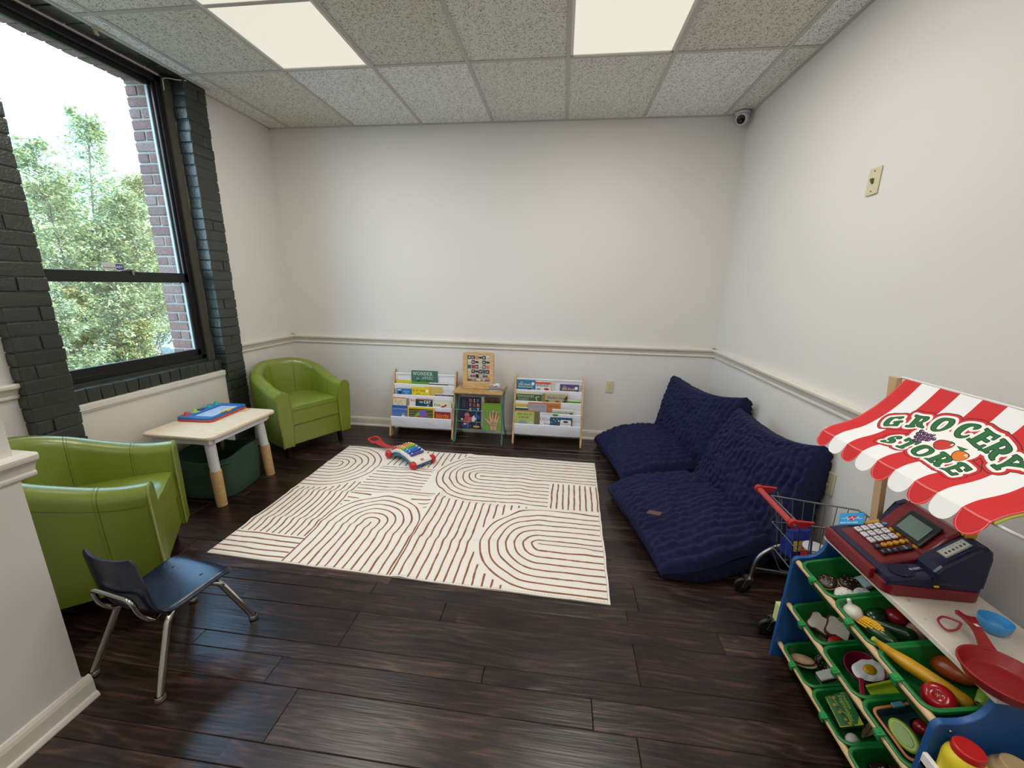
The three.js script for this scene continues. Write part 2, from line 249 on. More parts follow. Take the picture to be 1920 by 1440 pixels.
{
  // painted brick pilasters beside the window, brick by brick
  const jig = (g, a, k) => deform(g, (x, y, z) => [x + a * noise(x * 60 + k, y * 50, z * 60), y + a * noise(x * 50, y * 60 + k, z * 40 + 5), z + a * noise(x * 60, y * 40, z * 60 + k)]);
  const brick = (x0, x1, y0, y1, z0, z1, parent, m) => part('brick', boxUV(jig(weld(rspan(x0, x1, y0, y1, z0, z1, 0.006, 2)), 0.0045, rnd(0, 50)), 4, rnd(0, 5), rnd(0, 5)), m, parent);
  const C = 0.0716;
  for (const [name, z0, z1] of [['pillar_1', 0.722, 0.9], ['pillar_2', 1.905, 2.105]]) {
    const core = struct(name, span(-0.236, PX - 0.0055, 0, H + 0.02, z0 + 0.006, z1 - 0.006), M_brickGreen);
    for (let k = 0; k * C < H; k++) {
      const y0 = k * C + 0.0025, y1 = (k + 1) * C - 0.002, o = rnd(-0.003, 0.003), f = PX + rnd(-0.003, 0.002);
      if (k % 4 === 1 || (name === 'pillar_2' && k % 4 === 3)) { const c = mix(z0, z1, rnd(0.3, 0.7)); brick(-0.24, f, y0, y1, z0 + o, c - 0.003, core, M_brickGreen); brick(-0.24, f - 0.001, y0, y1, c + 0.003, z1 + o, core, M_brickGreen); }
      else brick(-0.24, f, y0, y1, z0 + o, z1 + o, core, M_brickGreen);
    }
  }
  const sill = struct('window_sill', [span(-0.3, -0.195, 0.742, 0.812, 0.904, 1.903), span(-0.318, -0.252, 0.78, 0.843, 0.9, 1.96)], M_brickGreen);
  for (let k = 0; k < 14; k++) { const z = 0.904 + k * 0.0714; brick(-0.262, -0.178 + rnd(-0.003, 0.003), 0.742 + rnd(-0.003, 0.003), 0.824 + rnd(-0.002, 0.002), z + 0.001, z + 0.0705, sill, M_brickGreen); }
  const head = struct('window_header', span(-0.27, PX + 0.012, H + 0.008, H + 0.12, 0.72, 2.105), M_brickGreen);
  for (let k = 0; k < 7; k++) brick(-0.268, PX + 0.01, H + 0.002, H + 0.05, 0.9 + k * 0.1436, 0.9 + (k + 1) * 0.1436 - 0.008, head, M_brickGreen);
  struct('trim_9', [span(-0.272, -0.243, 0.82, H, 0.9, 0.952), span(-0.262, -0.243, 0.82, H, 1.95, 1.98)], M('#4b4a40', 0.5));
  // brick reveal outside, red-brown with pale joints
  const spk = dataTex(256, 256, (u, v) => { const n = tileN(u, v, 40, 3), m = tileN(u, v, 90, 2, 4); const k = 1 + 0.35 * n - (m > 0.3 ? 0.3 : 0); return [138 * k, 110 * k, 104 * k]; });
  const mb = ['#ffffff', '#e9dcd8', '#f4e2da', '#d8cfd0'].map((c) => M(c, 0.85, { map: spk })), M_mortar = M('#9d988f', 0.9);
  const jamb = struct('wall_outside', [span(-0.475, -0.32, -0.5, 3.4, 0.60, 0.994), span(-0.475, -0.32, -0.5, 3.4, 1.99, 2.3), span(-0.475, -0.32, 2.72, 3.4, 0.9, 2.05), span(-0.475, -0.32, -0.5, 0.80, 0.9, 2.05)], M_mortar);
  for (let k = 0; k < 29; k++) {
    const y0 = 0.79 + k * 0.0677, y1 = y0 + 0.0565; if (y0 > 2.7) break; const m = () => mb[Math.floor(rnd(0, 4))];
    if (k % 2) { brick(-0.482, -0.398, y0, y1, 0.9, 1.0, jamb, m()); brick(-0.387, -0.325, y0, y1, 0.9, 1.0, jamb, m()); } else brick(-0.482, -0.325, y0, y1, 0.9, 1.0, jamb, m());
  }
  for (let k = 0; k < 12; k++) brick(-0.482, -0.325, 2.705, 2.79, 0.95 + k * 0.0792, 0.95 + (k + 1) * 0.0792 - 0.01, jamb, mb[k % 4]);
  for (let k = 0; k < 12; k++) brick(-0.495, -0.325, 0.755, 0.815, 0.95 + k * 0.0792, 0.95 + (k + 1) * 0.0792 - 0.01, jamb, mb[(k + 1) % 4]);
}
{
  // double-hung black window
  const w = new THREE.Group(); w.name = 'window_1'; w.userData.kind = 'structure'; scene.add(w);
  const z0 = 0.945, z1 = 1.955, y0 = 0.842, y1 = 2.738, ring = (name, x0, x1, a, b, c, d, tw, th, tb) => part(name, [rspan(x0, x1, c, c + tb, a, b, 0.004), rspan(x0, x1, d - th, d, a, b, 0.004), rspan(x0, x1, c, d, a, a + tw, 0.004), rspan(x0, x1, c, d, b - tw, b, 0.004)], M_black, w);
  ring('window_frame', -0.315, -0.258, z0, z1, y0, y1, 0.045, 0.04, 0.035);
  ring('lower_sash', -0.29, -0.262, z0 + 0.03, z1 - 0.03, y0 + 0.03, 1.476, 0.045, 0.066, 0.05);
  ring('upper_sash', -0.316, -0.288, z0 + 0.03, z1 - 0.03, 1.42, y1 - 0.03, 0.038, 0.04, 0.05);
  part('sash_track', [rspan(-0.288, -0.27, 1.47, y1 - 0.03, z0 + 0.045, z0 + 0.062, 0.003), rspan(-0.29, -0.268, 1.47, y1 - 0.03, z1 - 0.062, z1 - 0.045, 0.003)], M('#16161a', 0.3), w);
  part('glazing_bead', [span(-0.312, -0.296, 1.468, y1 - 0.068, z0 + 0.068, z0 + 0.0745), span(-0.287, -0.272, 0.92, 1.412, z0 + 0.075, z0 + 0.08), span(-0.3, -0.29, 0.9, 0.906, z0 + 0.03, z1 - 0.03)], M('#a9b2b2', 0.35), w);
  const glass = new THREE.MeshPhysicalMaterial({ color: '#f4fbf9', roughness: 0, transmission: 1, thickness: 0, ior: 1.5 });
  part('glass_pane', span(-0.3035, -0.3005, 1.46, y1 - 0.06, z0 + 0.06, z1 - 0.06), glass, w); part('glass_pane', span(-0.2775, -0.2745, 0.915, 1.418, z0 + 0.07, z1 - 0.07), glass, w);
  part('sash_lock', [rspan(-0.284, -0.262, 1.476, 1.484, 1.36, 1.44, 0.003), rspan(-0.27, -0.25, 1.484, 1.492, 1.372, 1.382, 0.002), at(rbox(0.012, 0.01, 0.05, 0.003), -0.262, 1.486, 1.395, 0, 0.3), rspan(-0.262, -0.252, 1.455, 1.482, 1.372, 1.385, 0.002)], M('#8f8f8c', 0.35, { metalness: 0.9 }), w);
  const st = canvasTex(256, 84, (x, W, Hh) => { x.fillStyle = '#c9cfcc'; x.fillRect(0, 0, W, Hh); x.fillStyle = '#27306e'; x.fillRect(156, 14, 94, 66); x.fillStyle = '#e8ecf4'; x.font = 'bold 42px sans-serif'; x.fillText('ADT', 160, 62); x.fillStyle = '#33363c'; x.font = 'bold 22px sans-serif'; x.fillText('Monitored by', 8, 66); });
  const sg = at(new THREE.PlaneGeometry(0.125, 0.042), -0.2985, 1.505, 1.452, 0, Math.PI / 2); part('alarm_sticker', sg, M('#ffffff', 0.5, { map: st }), w, 'small alarm company sticker');
}
{
  const cb = thing('cable', 'thin white cable draped over the top of the brick pillar beside the window', 'cable', [-0.24, 2.735, 0.93]);
  part('wire', tube(pts([0.0, -0.075, 0.02], [0.002, -0.02, 0.02], [0.0, -0.004, 0.015], [0.03, 0.003, 0.0], [0.07, 0.0, -0.015], [0.112, 0.008, -0.05]), 0.0035, 50, 8), M('#c9c6bc', 0.5), cb);
  const hk = thing('ceiling_hook', 'small beige clip hanging from the ceiling edge above the window', 'hook', [-0.105, H - 0.004, 1.44]); part('clip', [rbox(0.02, 0.012, 0.03, 0.003, 0, -0.004, 0), at(rbox(0.006, 0.03, 0.02, 0.002), -0.004, -0.02, 0, 0, 0, 0.3)], M('#b9b49a', 0.5), hk);
  // outside: ground, shrubs and trees
  struct('ground', span(-30, 30, -0.75, -0.5, -24, 30), M('#6a6c6c', 0.9));
  const leaf = (() => { const g = new THREE.BufferGeometry(), p = [[0, 0, 0], [0.2, 0.36, 0.06], [0, 1, -0.1], [-0.2, 0.36, 0.06], [0, 0.4, -0.02]]; const ix = [0, 1, 4, 1, 2, 4, 2, 3, 4, 3, 0, 4]; g.setAttribute('position', new THREE.Float32BufferAttribute(p.flat(), 3)); g.setIndex(ix); g.computeVertexNormals(); return g; })();
  const M_leaf = new THREE.MeshPhysicalMaterial({ color: '#ffffff', roughness: 0.5, transmission: 0.45, thickness: 0, side: THREE.DoubleSide }), M_bark = M('#7c7466', 0.9);
  const tree = (name, label, x, z, h, spread, nb, nl, lsize, hues, lean = 0, low = 0.05) => {
    const t = thing(name, label, 'tree', [x, -0.5, z]); const wood = [], mats = [], cols = [], q = new THREE.Quaternion(), up = V(0, 1, 0), col = new THREE.Color();
    const top = V(lean, h, 0), stems = Math.max(1, Math.round(spread * 2.4));
    for (let s = 0; s < stems; s++) {
      const tip = s ? V(rnd(-0.9, 0.9) * spread, h * rnd(0.62, 0.9), rnd(-0.9, 0.9) * spread) : top, mid = tip.clone().multiplyScalar(0.5).add(V(rnd(-0.15, 0.15), 0, rnd(-0.15, 0.15)));
      const c = new THREE.CatmullRomCurve3([V(rnd(-0.1, 0.1), 0, rnd(-0.1, 0.1)), mid, tip]); wood.push(new THREE.TubeGeometry(c, 10, 0.011 * h / 4, 5));
      for (let b = 0; b < nb / stems; b++) {
        const f = mix(low, 0.98, Math.pow(rnd(), 0.85)), a = c.getPoint(f), th = rnd(0, 6.283), len = spread * mix(0.95, 0.13, f) * rnd(0.6, 1.2), d = V(Math.cos(th), rnd(0.2, 0.8) + 0.35 * smooth(0.6, 1, f), Math.sin(th)).normalize(), e = a.clone().addScaledVector(d, len);
        wood.push(rod(a, e, 0.0045, 4, 0.0015));
        for (let l = 0; l < nl * 1.7; l++) {
          const g = Math.pow(rnd(), 0.55), p = a.clone().lerp(e, 0.12 + 0.9 * g).add(V(rnd(-1, 1), rnd(-1, 1), rnd(-1, 1)).multiplyScalar(0.075 * spread * (1.1 - g * 0.6)));
          const dir = V(d.x + rnd(-1, 1), rnd(-0.9, 0.6), d.z + rnd(-1, 1)).normalize(); q.setFromUnitVectors(up, dir).multiply(new THREE.Quaternion().setFromAxisAngle(up, rnd(0, 6.28)));
          const s2 = lsize * rnd(0.42, 0.95); mats.push(new THREE.Matrix4().compose(p, q, V(s2, s2, s2))); cols.push(col.set(hues[Math.floor(rnd(0, hues.length))]).offsetHSL(rnd(-0.02, 0.02), 0.04, rnd(-0.08, 0.06)).multiplyScalar(0.66).clone());
        }
      }
    }
    part('branches', merge(wood), M_bark, t).userData.kind = 'stuff';
    const im = new THREE.InstancedMesh(leaf, M_leaf, mats.length); mats.forEach((m, i) => { im.setMatrixAt(i, m); im.setColorAt(i, cols[i]); }); im.name = numbered('foliage'); im.userData.kind = 'stuff'; im.castShadow = im.receiveShadow = true; t.add(im);
  };
  const G1 = ['#cbd49c', '#b2be7e', '#d8dcac', '#a2b480', '#dad69a', '#93a676'], G2 = ['#bac894', '#a4b488', '#ced6ae', '#94a882', '#c2cc98'], G3 = ['#c2cb80', '#d4d080', '#aabb74', '#96ac6a', '#d8a878'];
  tree('tree', 'tall slender leafy tree rising highest against the sky outside the window', -3.2, -0.96, 3.82, 1.05, 480, 34, 0.06, G1, 0, 0.36);
  tree('tree', 'bushy tree with yellowish leaves outside the window next to the brick reveal', -3.8, -1.85, 3.35, 1.15, 420, 36, 0.062, G3, 0.1, 0.42);
  tree('tree', 'leafy tree standing left of the tall slender tree outside the window', -3.0, -0.2, 3.3, 1.0, 420, 34, 0.06, G1, 0);
  tree('tree', 'leafy tree partly hidden by the left brick pillar outside the window', -2.7, 1.25, 3.0, 1.0, 240, 26, 0.06, G2, 0);
  tree('shrub', 'dense low green shrub filling the bottom of the window view', -2.25, 0.42, 1.65, 0.85, 280, 30, 0.055, G2, 0, 0.02);
  tree('shrub', 'low pale green shrub outside beside the left brick pillar', -2.1, 1.4, 1.5, 0.8, 180, 30, 0.055, G1, 0, 0.02);
  tree('shrub', 'low shrub under the tall slender tree outside the window', -2.9, -0.2, 1.8, 0.65, 300, 34, 0.055, G3, 0, 0.02);
  tree('tree', 'distant leafy tree standing behind the slender tree outside', -6.6, -4.0, 3.9, 2.3, 600, 36, 0.09, G2, 0);
  tree('tree', 'distant pale tree behind the others at the left of the window view', -6.5, -1.6, 3.7, 2.3, 600, 36, 0.09, G1, 0);
  const car = thing('trash_cart', 'dark object with a grey rounded top on the pavement outside, behind the shrub', 'bin', [-3.9, -0.5, -2.3]);
  part('body', at(rbox(0.7, 0.75, 0.6, 0.08), 0, 0.375, 0), M('#26282c', 0.5), car); part('lid', at(cyl(0.3, 0.33, 0.1, 0, 0, 0, 20), 0, 0.8, 0), M('#8a9094', 0.5), car);
}
// ---------------------------------------------------------------- rug
{
  const W = 2.15, D = 1.51, k = 950, sp = 0.049;
  const tex = canvasTex(2048, 1440, (x, w, h) => {
    x.fillStyle = '#efe8de'; x.fillRect(0, 0, w, h);
    for (let i = 0; i < 9000; i++) { x.fillStyle = `rgba(${rnd() < 0.5 ? '200,186,172' : '246,240,232'},${rnd(0.1, 0.35)})`; const a = rnd(0, w), b = rnd(0, h); x.fillRect(a, b, rnd(2, 14), rnd(1, 3)); }
    const X = (u) => u / W * w, Y = (v) => v / D * h;
    const E = [1.285, 0.385], G = [1.79, 1.14], Dc = [0.74, 1.09], A = [0.09, 0.373], R = 7 * sp + 0.036;
    const away = (u, v, c, side) => { const du = u - c[0], dv = v - c[1]; if (side === 'r' && du > 0) return Math.abs(dv) > R; if (side === 'l' && du < 0) return Math.abs(dv) > R; if (side === 'd' && dv > 0) return Math.abs(du) > R - sp; return Math.hypot(du, dv) > (side === 'd' ? R - sp : R); };
    const stroke = (P, ok, seedk) => {
      x.strokeStyle = '#8a5a42'; x.lineCap = 'round'; x.lineJoin = 'round'; let on = false;
      P.forEach(([u, v], i) => {
        const good = !ok || ok(u, v); const uu = u + 0.004 * noise(u * 9, v * 9, seedk), vv = v + 0.004 * noise(u * 9, v * 9, seedk + 5);
        if (good && !on) { x.beginPath(); x.moveTo(X(uu), Y(vv)); on = true; } else if (good) { x.lineTo(X(uu), Y(vv)); if (i % 6 === 5) { x.lineWidth = k * (0.0098 + 0.0035 * noise(u * 30, v * 30, seedk)); x.stroke(); x.beginPath(); x.moveTo(X(uu), Y(vv)); } } else if (on) { x.lineWidth = k * 0.0095; x.stroke(); on = false; }
      }); if (on) { x.lineWidth = k * 0.0098; x.stroke(); }
    };
    const seg = (a, b, c, d) => { const n = Math.max(8, Math.round(Math.hypot(c - a, d - b) / 0.006)); return Array.from({ length: n + 1 }, (_, i) => [mix(a, c, i / n), mix(b, d, i / n)]); };
    const arch = (c, r, dir, e1, e2) => { // half circle with legs, open towards dir
      const P = []; for (let i = 0; i <= 90; i++) { const t = Math.PI * i / 90; const ox = dir === 'l' ? Math.sin(t) : dir === 'r' ? -Math.sin(t) : -Math.cos(t), oy = dir === 'd' ? -Math.sin(t) : -Math.cos(t); P.push([c[0] + r * ox, c[1] + r * oy]); }
      const a = P[0], b = P[90]; const A0 = dir === 'd' ? seg(a[0], e1, ...a) : seg(e1, a[1], ...a), B0 = dir === 'd' ? seg(...b, b[0], e2) : seg(...b, e2, b[1]); return [...A0, ...P, ...B0];
    };
    let s = 0;
    for (let i = 1; i <= 7; i++) { stroke(arch(A, sp * i, 'l', 0.006, 0.006), null, s++); stroke(arch(E, sp * i, 'r', 2.14, 1.8), null, s++); stroke(arch(G, sp * i, 'r', 2.135, 2.135), null, s++); if (i < 7) stroke(arch(Dc, sp * i, 'd', 1.5, 1.5), null, s++); }
    stroke(seg(0.01, A[1], 0.1, A[1]), null, s++); stroke(seg(E[0] - 0.01, E[1], 2.14, E[1]), null, s++); stroke(seg(G[0] - 0.01, G[1], 2.135, G[1]), null, s++); stroke(seg(Dc[0], Dc[1], Dc[0], 1.5), null, s++);
    for (let i = 0; i < 11; i++) { const u = 0.02 + i * 0.0405; stroke(seg(u, 0.62, u, 1.286), (a, b) => away(a, b, A, 'l') && b > 0.62, s++); }
    for (let i = 0; i < 5; i++) stroke(seg(0.006, 1.306 + i * 0.043, 0.434, 1.308 + i * 0.0425), null, s++);
    for (let i = 0; i < 16; i++) { const v = 0.35 + i * 0.0445; stroke(seg(0.446, v, 1.035, v - 0.004), (a, b) => away(a, b, E, 'r') && away(a, b, Dc, 'd') && away(a, b, A, 'l') && a < (b < 0.66 ? 0.9 : 1.02), s++); }
    for (let i = 0; i < 13; i++) { const u = 0.5 + i * 0.0475; stroke(seg(u, 0.012, u, 0.315), (a, b) => away(a, b, E, 'r') && away(a, b, A, 'l'), s++); }
    for (let i = 0; i < 9; i++) { const u = 1.826 + i * 0.039; stroke(seg(u, 0.42, u, 0.742), null, s++); }
    for (let i = 0; i < 18; i++) { const u = 1.05 + i * 0.0475; stroke(seg(u, 0.70, u, 1.5), (a, b) => away(a, b, G, 'r') && away(a, b, E, 'r') && b > 0.755 - (a < 1.1 ? 0.06 : 0), s++); }
    x.strokeStyle = '#b9aa98'; x.lineWidth = 3; x.setLineDash([9, 6]); x.strokeRect(9, 9, w - 18, h - 18);
  });
  const c00 = [0.631, 0.556], c10 = [2.807, 0.572], c01 = [0.632, 2.046], c11 = [2.761, 2.105];
  const hgt = (u, v) => {
    const e = Math.min(u, 1 - u, v, 1 - v) * 20, f = (c, w, a) => a * bell(((v + 0.02 * Math.sin(u * 9 + c * 8)) - c) / w), g = (c, w, a) => a * bell(((u + 0.015 * Math.sin(v * 7 + c * 8)) - c) / w);
    return 0.007 + clamp(e, 0.55, 1) * (f(0.25, 0.025, 0.008) + f(0.52, 0.02, 0.012) + f(0.78, 0.022, 0.012) + g(0.33, 0.02, 0.006) + g(0.5, 0.015, 0.012) + g(0.75, 0.025, 0.006) + 0.003 * noise(u * 14, v * 10, 1));
  };
  const pos = (u, v) => { const b = [0, 1].map((i) => (1 - u) * (1 - v) * c00[i] + u * (1 - v) * c10[i] + (1 - u) * v * c01[i] + u * v * c11[i]); const w = 0.004 * noise(u * 12, v * 12, 4); return [b[0] + w, b[1] + w]; };
  const top = grid(260, 200, (u, v) => { const p = pos(u, v); return [p[0], hgt(u, v), p[1]]; }); const uvA = top.attributes.uv; for (let i = 0; i < uvA.count; i++) uvA.setY(i, 1 - uvA.getY(i));
  const skirt = grid(400, 1, (t, k2) => { const s = t * 4 % 4, f = s % 1, [u, v] = s < 1 ? [f, 0] : s < 2 ? [1, f] : s < 3 ? [1 - f, 1] : [0, 1 - f]; const p = pos(t === 1 ? 0 : u, t === 1 ? 0 : v); return [p[0], k2 ? hgt(u, v) : 0.0005, p[1]]; });
  const weave = dataTex(256, 256, (u, v) => 128 + 50 * Math.sin(u * 6.283 * 32) * Math.sin(v * 6.283 * 32) + 60 * tileN(u, v, 30, 3), { linear: true });
  const r = thing('area_rug', 'cream rug with brown arch and line pattern lying on the dark floor', 'rug');
  part('rug_pile', top, M('#ffffff', 0.92, { map: tex, bumpMap: retex(weave, 14, 10), bumpScale: 0.0015, sheen: 0.2 }), r);
  part('bound_edge', skirt, M('#ded4c6', 0.9), r);
}
// ---------------------------------------------------------------- green tub chairs
const leatherB = dataTex(512, 512, (u, v) => 128 + 60 * tileN(u, v, 90, 3) + 70 * tileN(u, v, 9, 2, 6), { linear: true });
const M_green = M('#78882a', 0.3, { bumpMap: leatherB, bumpScale: 0.0012, clearcoat: 0.6, clearcoatRoughness: 0.2 });
const M_greenDark = M('#55631c', 0.4);
function tubChair(label, pos, turn) {
  const t = thing('tub_armchair', label, 'armchair', pos, turn, 'green leather tub armchairs');
  const w = 0.27, zf = 0.30, zs = -0.02, rz = 0.255;
  const path = (s) => { // s 0..1 along the U, left front to right front; returns centre and outward normal
    const L1 = zf - zs, La = Math.PI * (w + rz) / 2, T = 2 * L1 + La; let d = s * T;
    if (d < L1) return [-w, zf - d, -1, 0]; if (d > L1 + La) return [w, zs + (d - L1 - La), 1, 0];
    const a = (d - L1) / La * Math.PI, x = -Math.cos(a) * w, z = zs - Math.sin(a) * rz, nx = -Math.cos(a) * rz, nz = -Math.sin(a) * w, l = Math.hypot(nx, nz); return [x, z, nx / l, nz / l];
  };
  const top = (s) => 0.585 + 0.165 * smooth(0.02, 0.44, s < 0.5 ? s : 1 - s);
  const th = (s) => 0.052 + 0.004 * smooth(0.1, 0.5, s < 0.5 ? s : 1 - s);
  const section = (s, q) => { // q 0..1 from outer bottom over the roll to inner bottom
    const h = top(s), r = th(s), back = smooth(0.2, 0.5, s < 0.5 ? s : 1 - s); let o, y;
    if (q < 0.4) { const f = q / 0.4; y = mix(0.115, h - r, f); o = r * (1.0 + 0.12 * Math.sin(f * Math.PI) ) - 0.03 * (1 - f); }
    else if (q < 0.66) { const a = (q - 0.4) / 0.26 * Math.PI; o = r * Math.cos(a); y = h - r + r * Math.sin(a); }
    else { const f = (q - 0.66) / 0.34; y = mix(h - r, 0.2, f); o = -r - 0.012 * Math.sin(Math.min(1, f * 1.6) * Math.PI) - 0.03 * back * f; }
    return [o, y];
  };
  const P = (s, q, d = 0) => { const [x, z, nx, nz] = path(s), [o, y] = section(s, q); return [x + nx * o, y, z + nz * o]; };
  const shell = grid(90, 60, (u, v) => P(u, v)); const uv = shell.attributes.uv; for (let i = 0; i < uv.count; i++) uv.setXY(i, uv.getX(i) * 5, uv.getY(i) * 4);
  part('tub_shell', shell, M_green, t);
  const outline = (sgn) => { const p = []; for (let i = 6; i <= 44; i++) { const [o, y] = section(0, i / 44 * 0.66); p.push([sgn * (w + o), y]); } p.unshift([sgn * (w + 0.032), 0.115]); p.push([sgn * (w - 0.062), 0.45], [sgn * (w - 0.06), 0.25], [sgn * (w - 0.052), 0.115]); return p; };
  for (const s of [-1, 1]) {
    const o = outline(s); const g = extrude(shapeOf(o), 0.03, 0.008, 3, 8).translate(0, 0, zf - 0.012); const a = part('arm_front', boxUV(g, 3), M_green, t);
    part('piping', tube(o.map(([x, y]) => V(x * 1 , y, zf + 0.012)), 0.0042, 90, 6), M_green, a);
  }
  part('front_rail', boxUV(rspan(-0.235, 0.235, 0.115, 0.285, 0.2, 0.292, 0.012, 3), 3), M_green, t);
  part('seat_base', span(-0.25, 0.25, 0.13, 0.29, -0.22, 0.25), M_greenDark, t);
  const cush = deform(new THREE.BoxGeometry(0.446, 0.13, 0.5, 30, 10, 30), (x, y, z) => {
    const a = x / 0.223, b = z / 0.25, e = Math.max(Math.abs(a), Math.abs(b)), rr = Math.pow(Math.abs(a), 6) + Math.pow(Math.abs(b), 6), k = Math.pow(Math.max(0, 1 - rr * 0.5), 0.25);
    const yy = y > 0 ? y * (0.86 + 0.18 * k) + 0.03 * k * k + 0.006 * noise(x * 9, z * 9) * k : y; const back = b < 0 ? 1 - 0.5 * b * b * Math.abs(a) * 0.35 : 1; return [x * back * (1 - 0.02 * Math.pow(Math.abs(y) / 0.065, 4)), yy, z];
  });
  const cg = part('seat_cushion', boxUV(cush.translate(0, 0.355, 0.05), 3), M_green, t);
  const ring = []; for (let i = 0; i <= 60; i++) { const f = i / 60; ring.push(V(mix(-0.222, 0.222, f), 0.407, 0.299)); } part('cushion_seam', [tube(ring, 0.003, 60, 6), rod(V(-0.222, 0.407, 0.299), V(-0.222, 0.407, -0.1), 0.003, 6), rod(V(0.222, 0.407, 0.299), V(0.222, 0.407, -0.1), 0.003, 6)], M_greenDark, cg);
  for (const s of [0.1, 0.26, 0.41, 0.59, 0.74, 0.9]) for (const d of [-0.004, 0.004]) part('seam', tube(Array.from({ length: 40 }, (_, i) => V(...P(s + d, 0.03 + i / 39 * 0.9))), 0.0014, 60, 5), d < 0 ? M_greenDark : M_green, t);
  const outer = (y0) => Array.from({ length: 80 }, (_, i) => { const q = 0.375; return V(...P(i / 79, q)); }); part('welt', tube(outer(), 0.002, 160, 5), M_greenDark, t);
  for (const [x, z] of [[-0.235, 0.235], [0.235, 0.235], [-0.2, -0.2], [0.2, -0.2]]) part('leg', rod(V(x, 0.125, z), V(x * 1.02, 0, z * 1.02), 0.03, 4, 0.02), M('#141010', 0.4), t);
  return t;
}
tubChair('green leather tub armchair in the far corner beside the brick pillar and bookrack', [0.16, 0, 0.545], Math.atan2(0.894, 0.449));
tubChair('green leather tub armchair in front of the near wall, half hidden by it', [0.335, 0, 2.325], Math.atan2(0.786, -0.619));
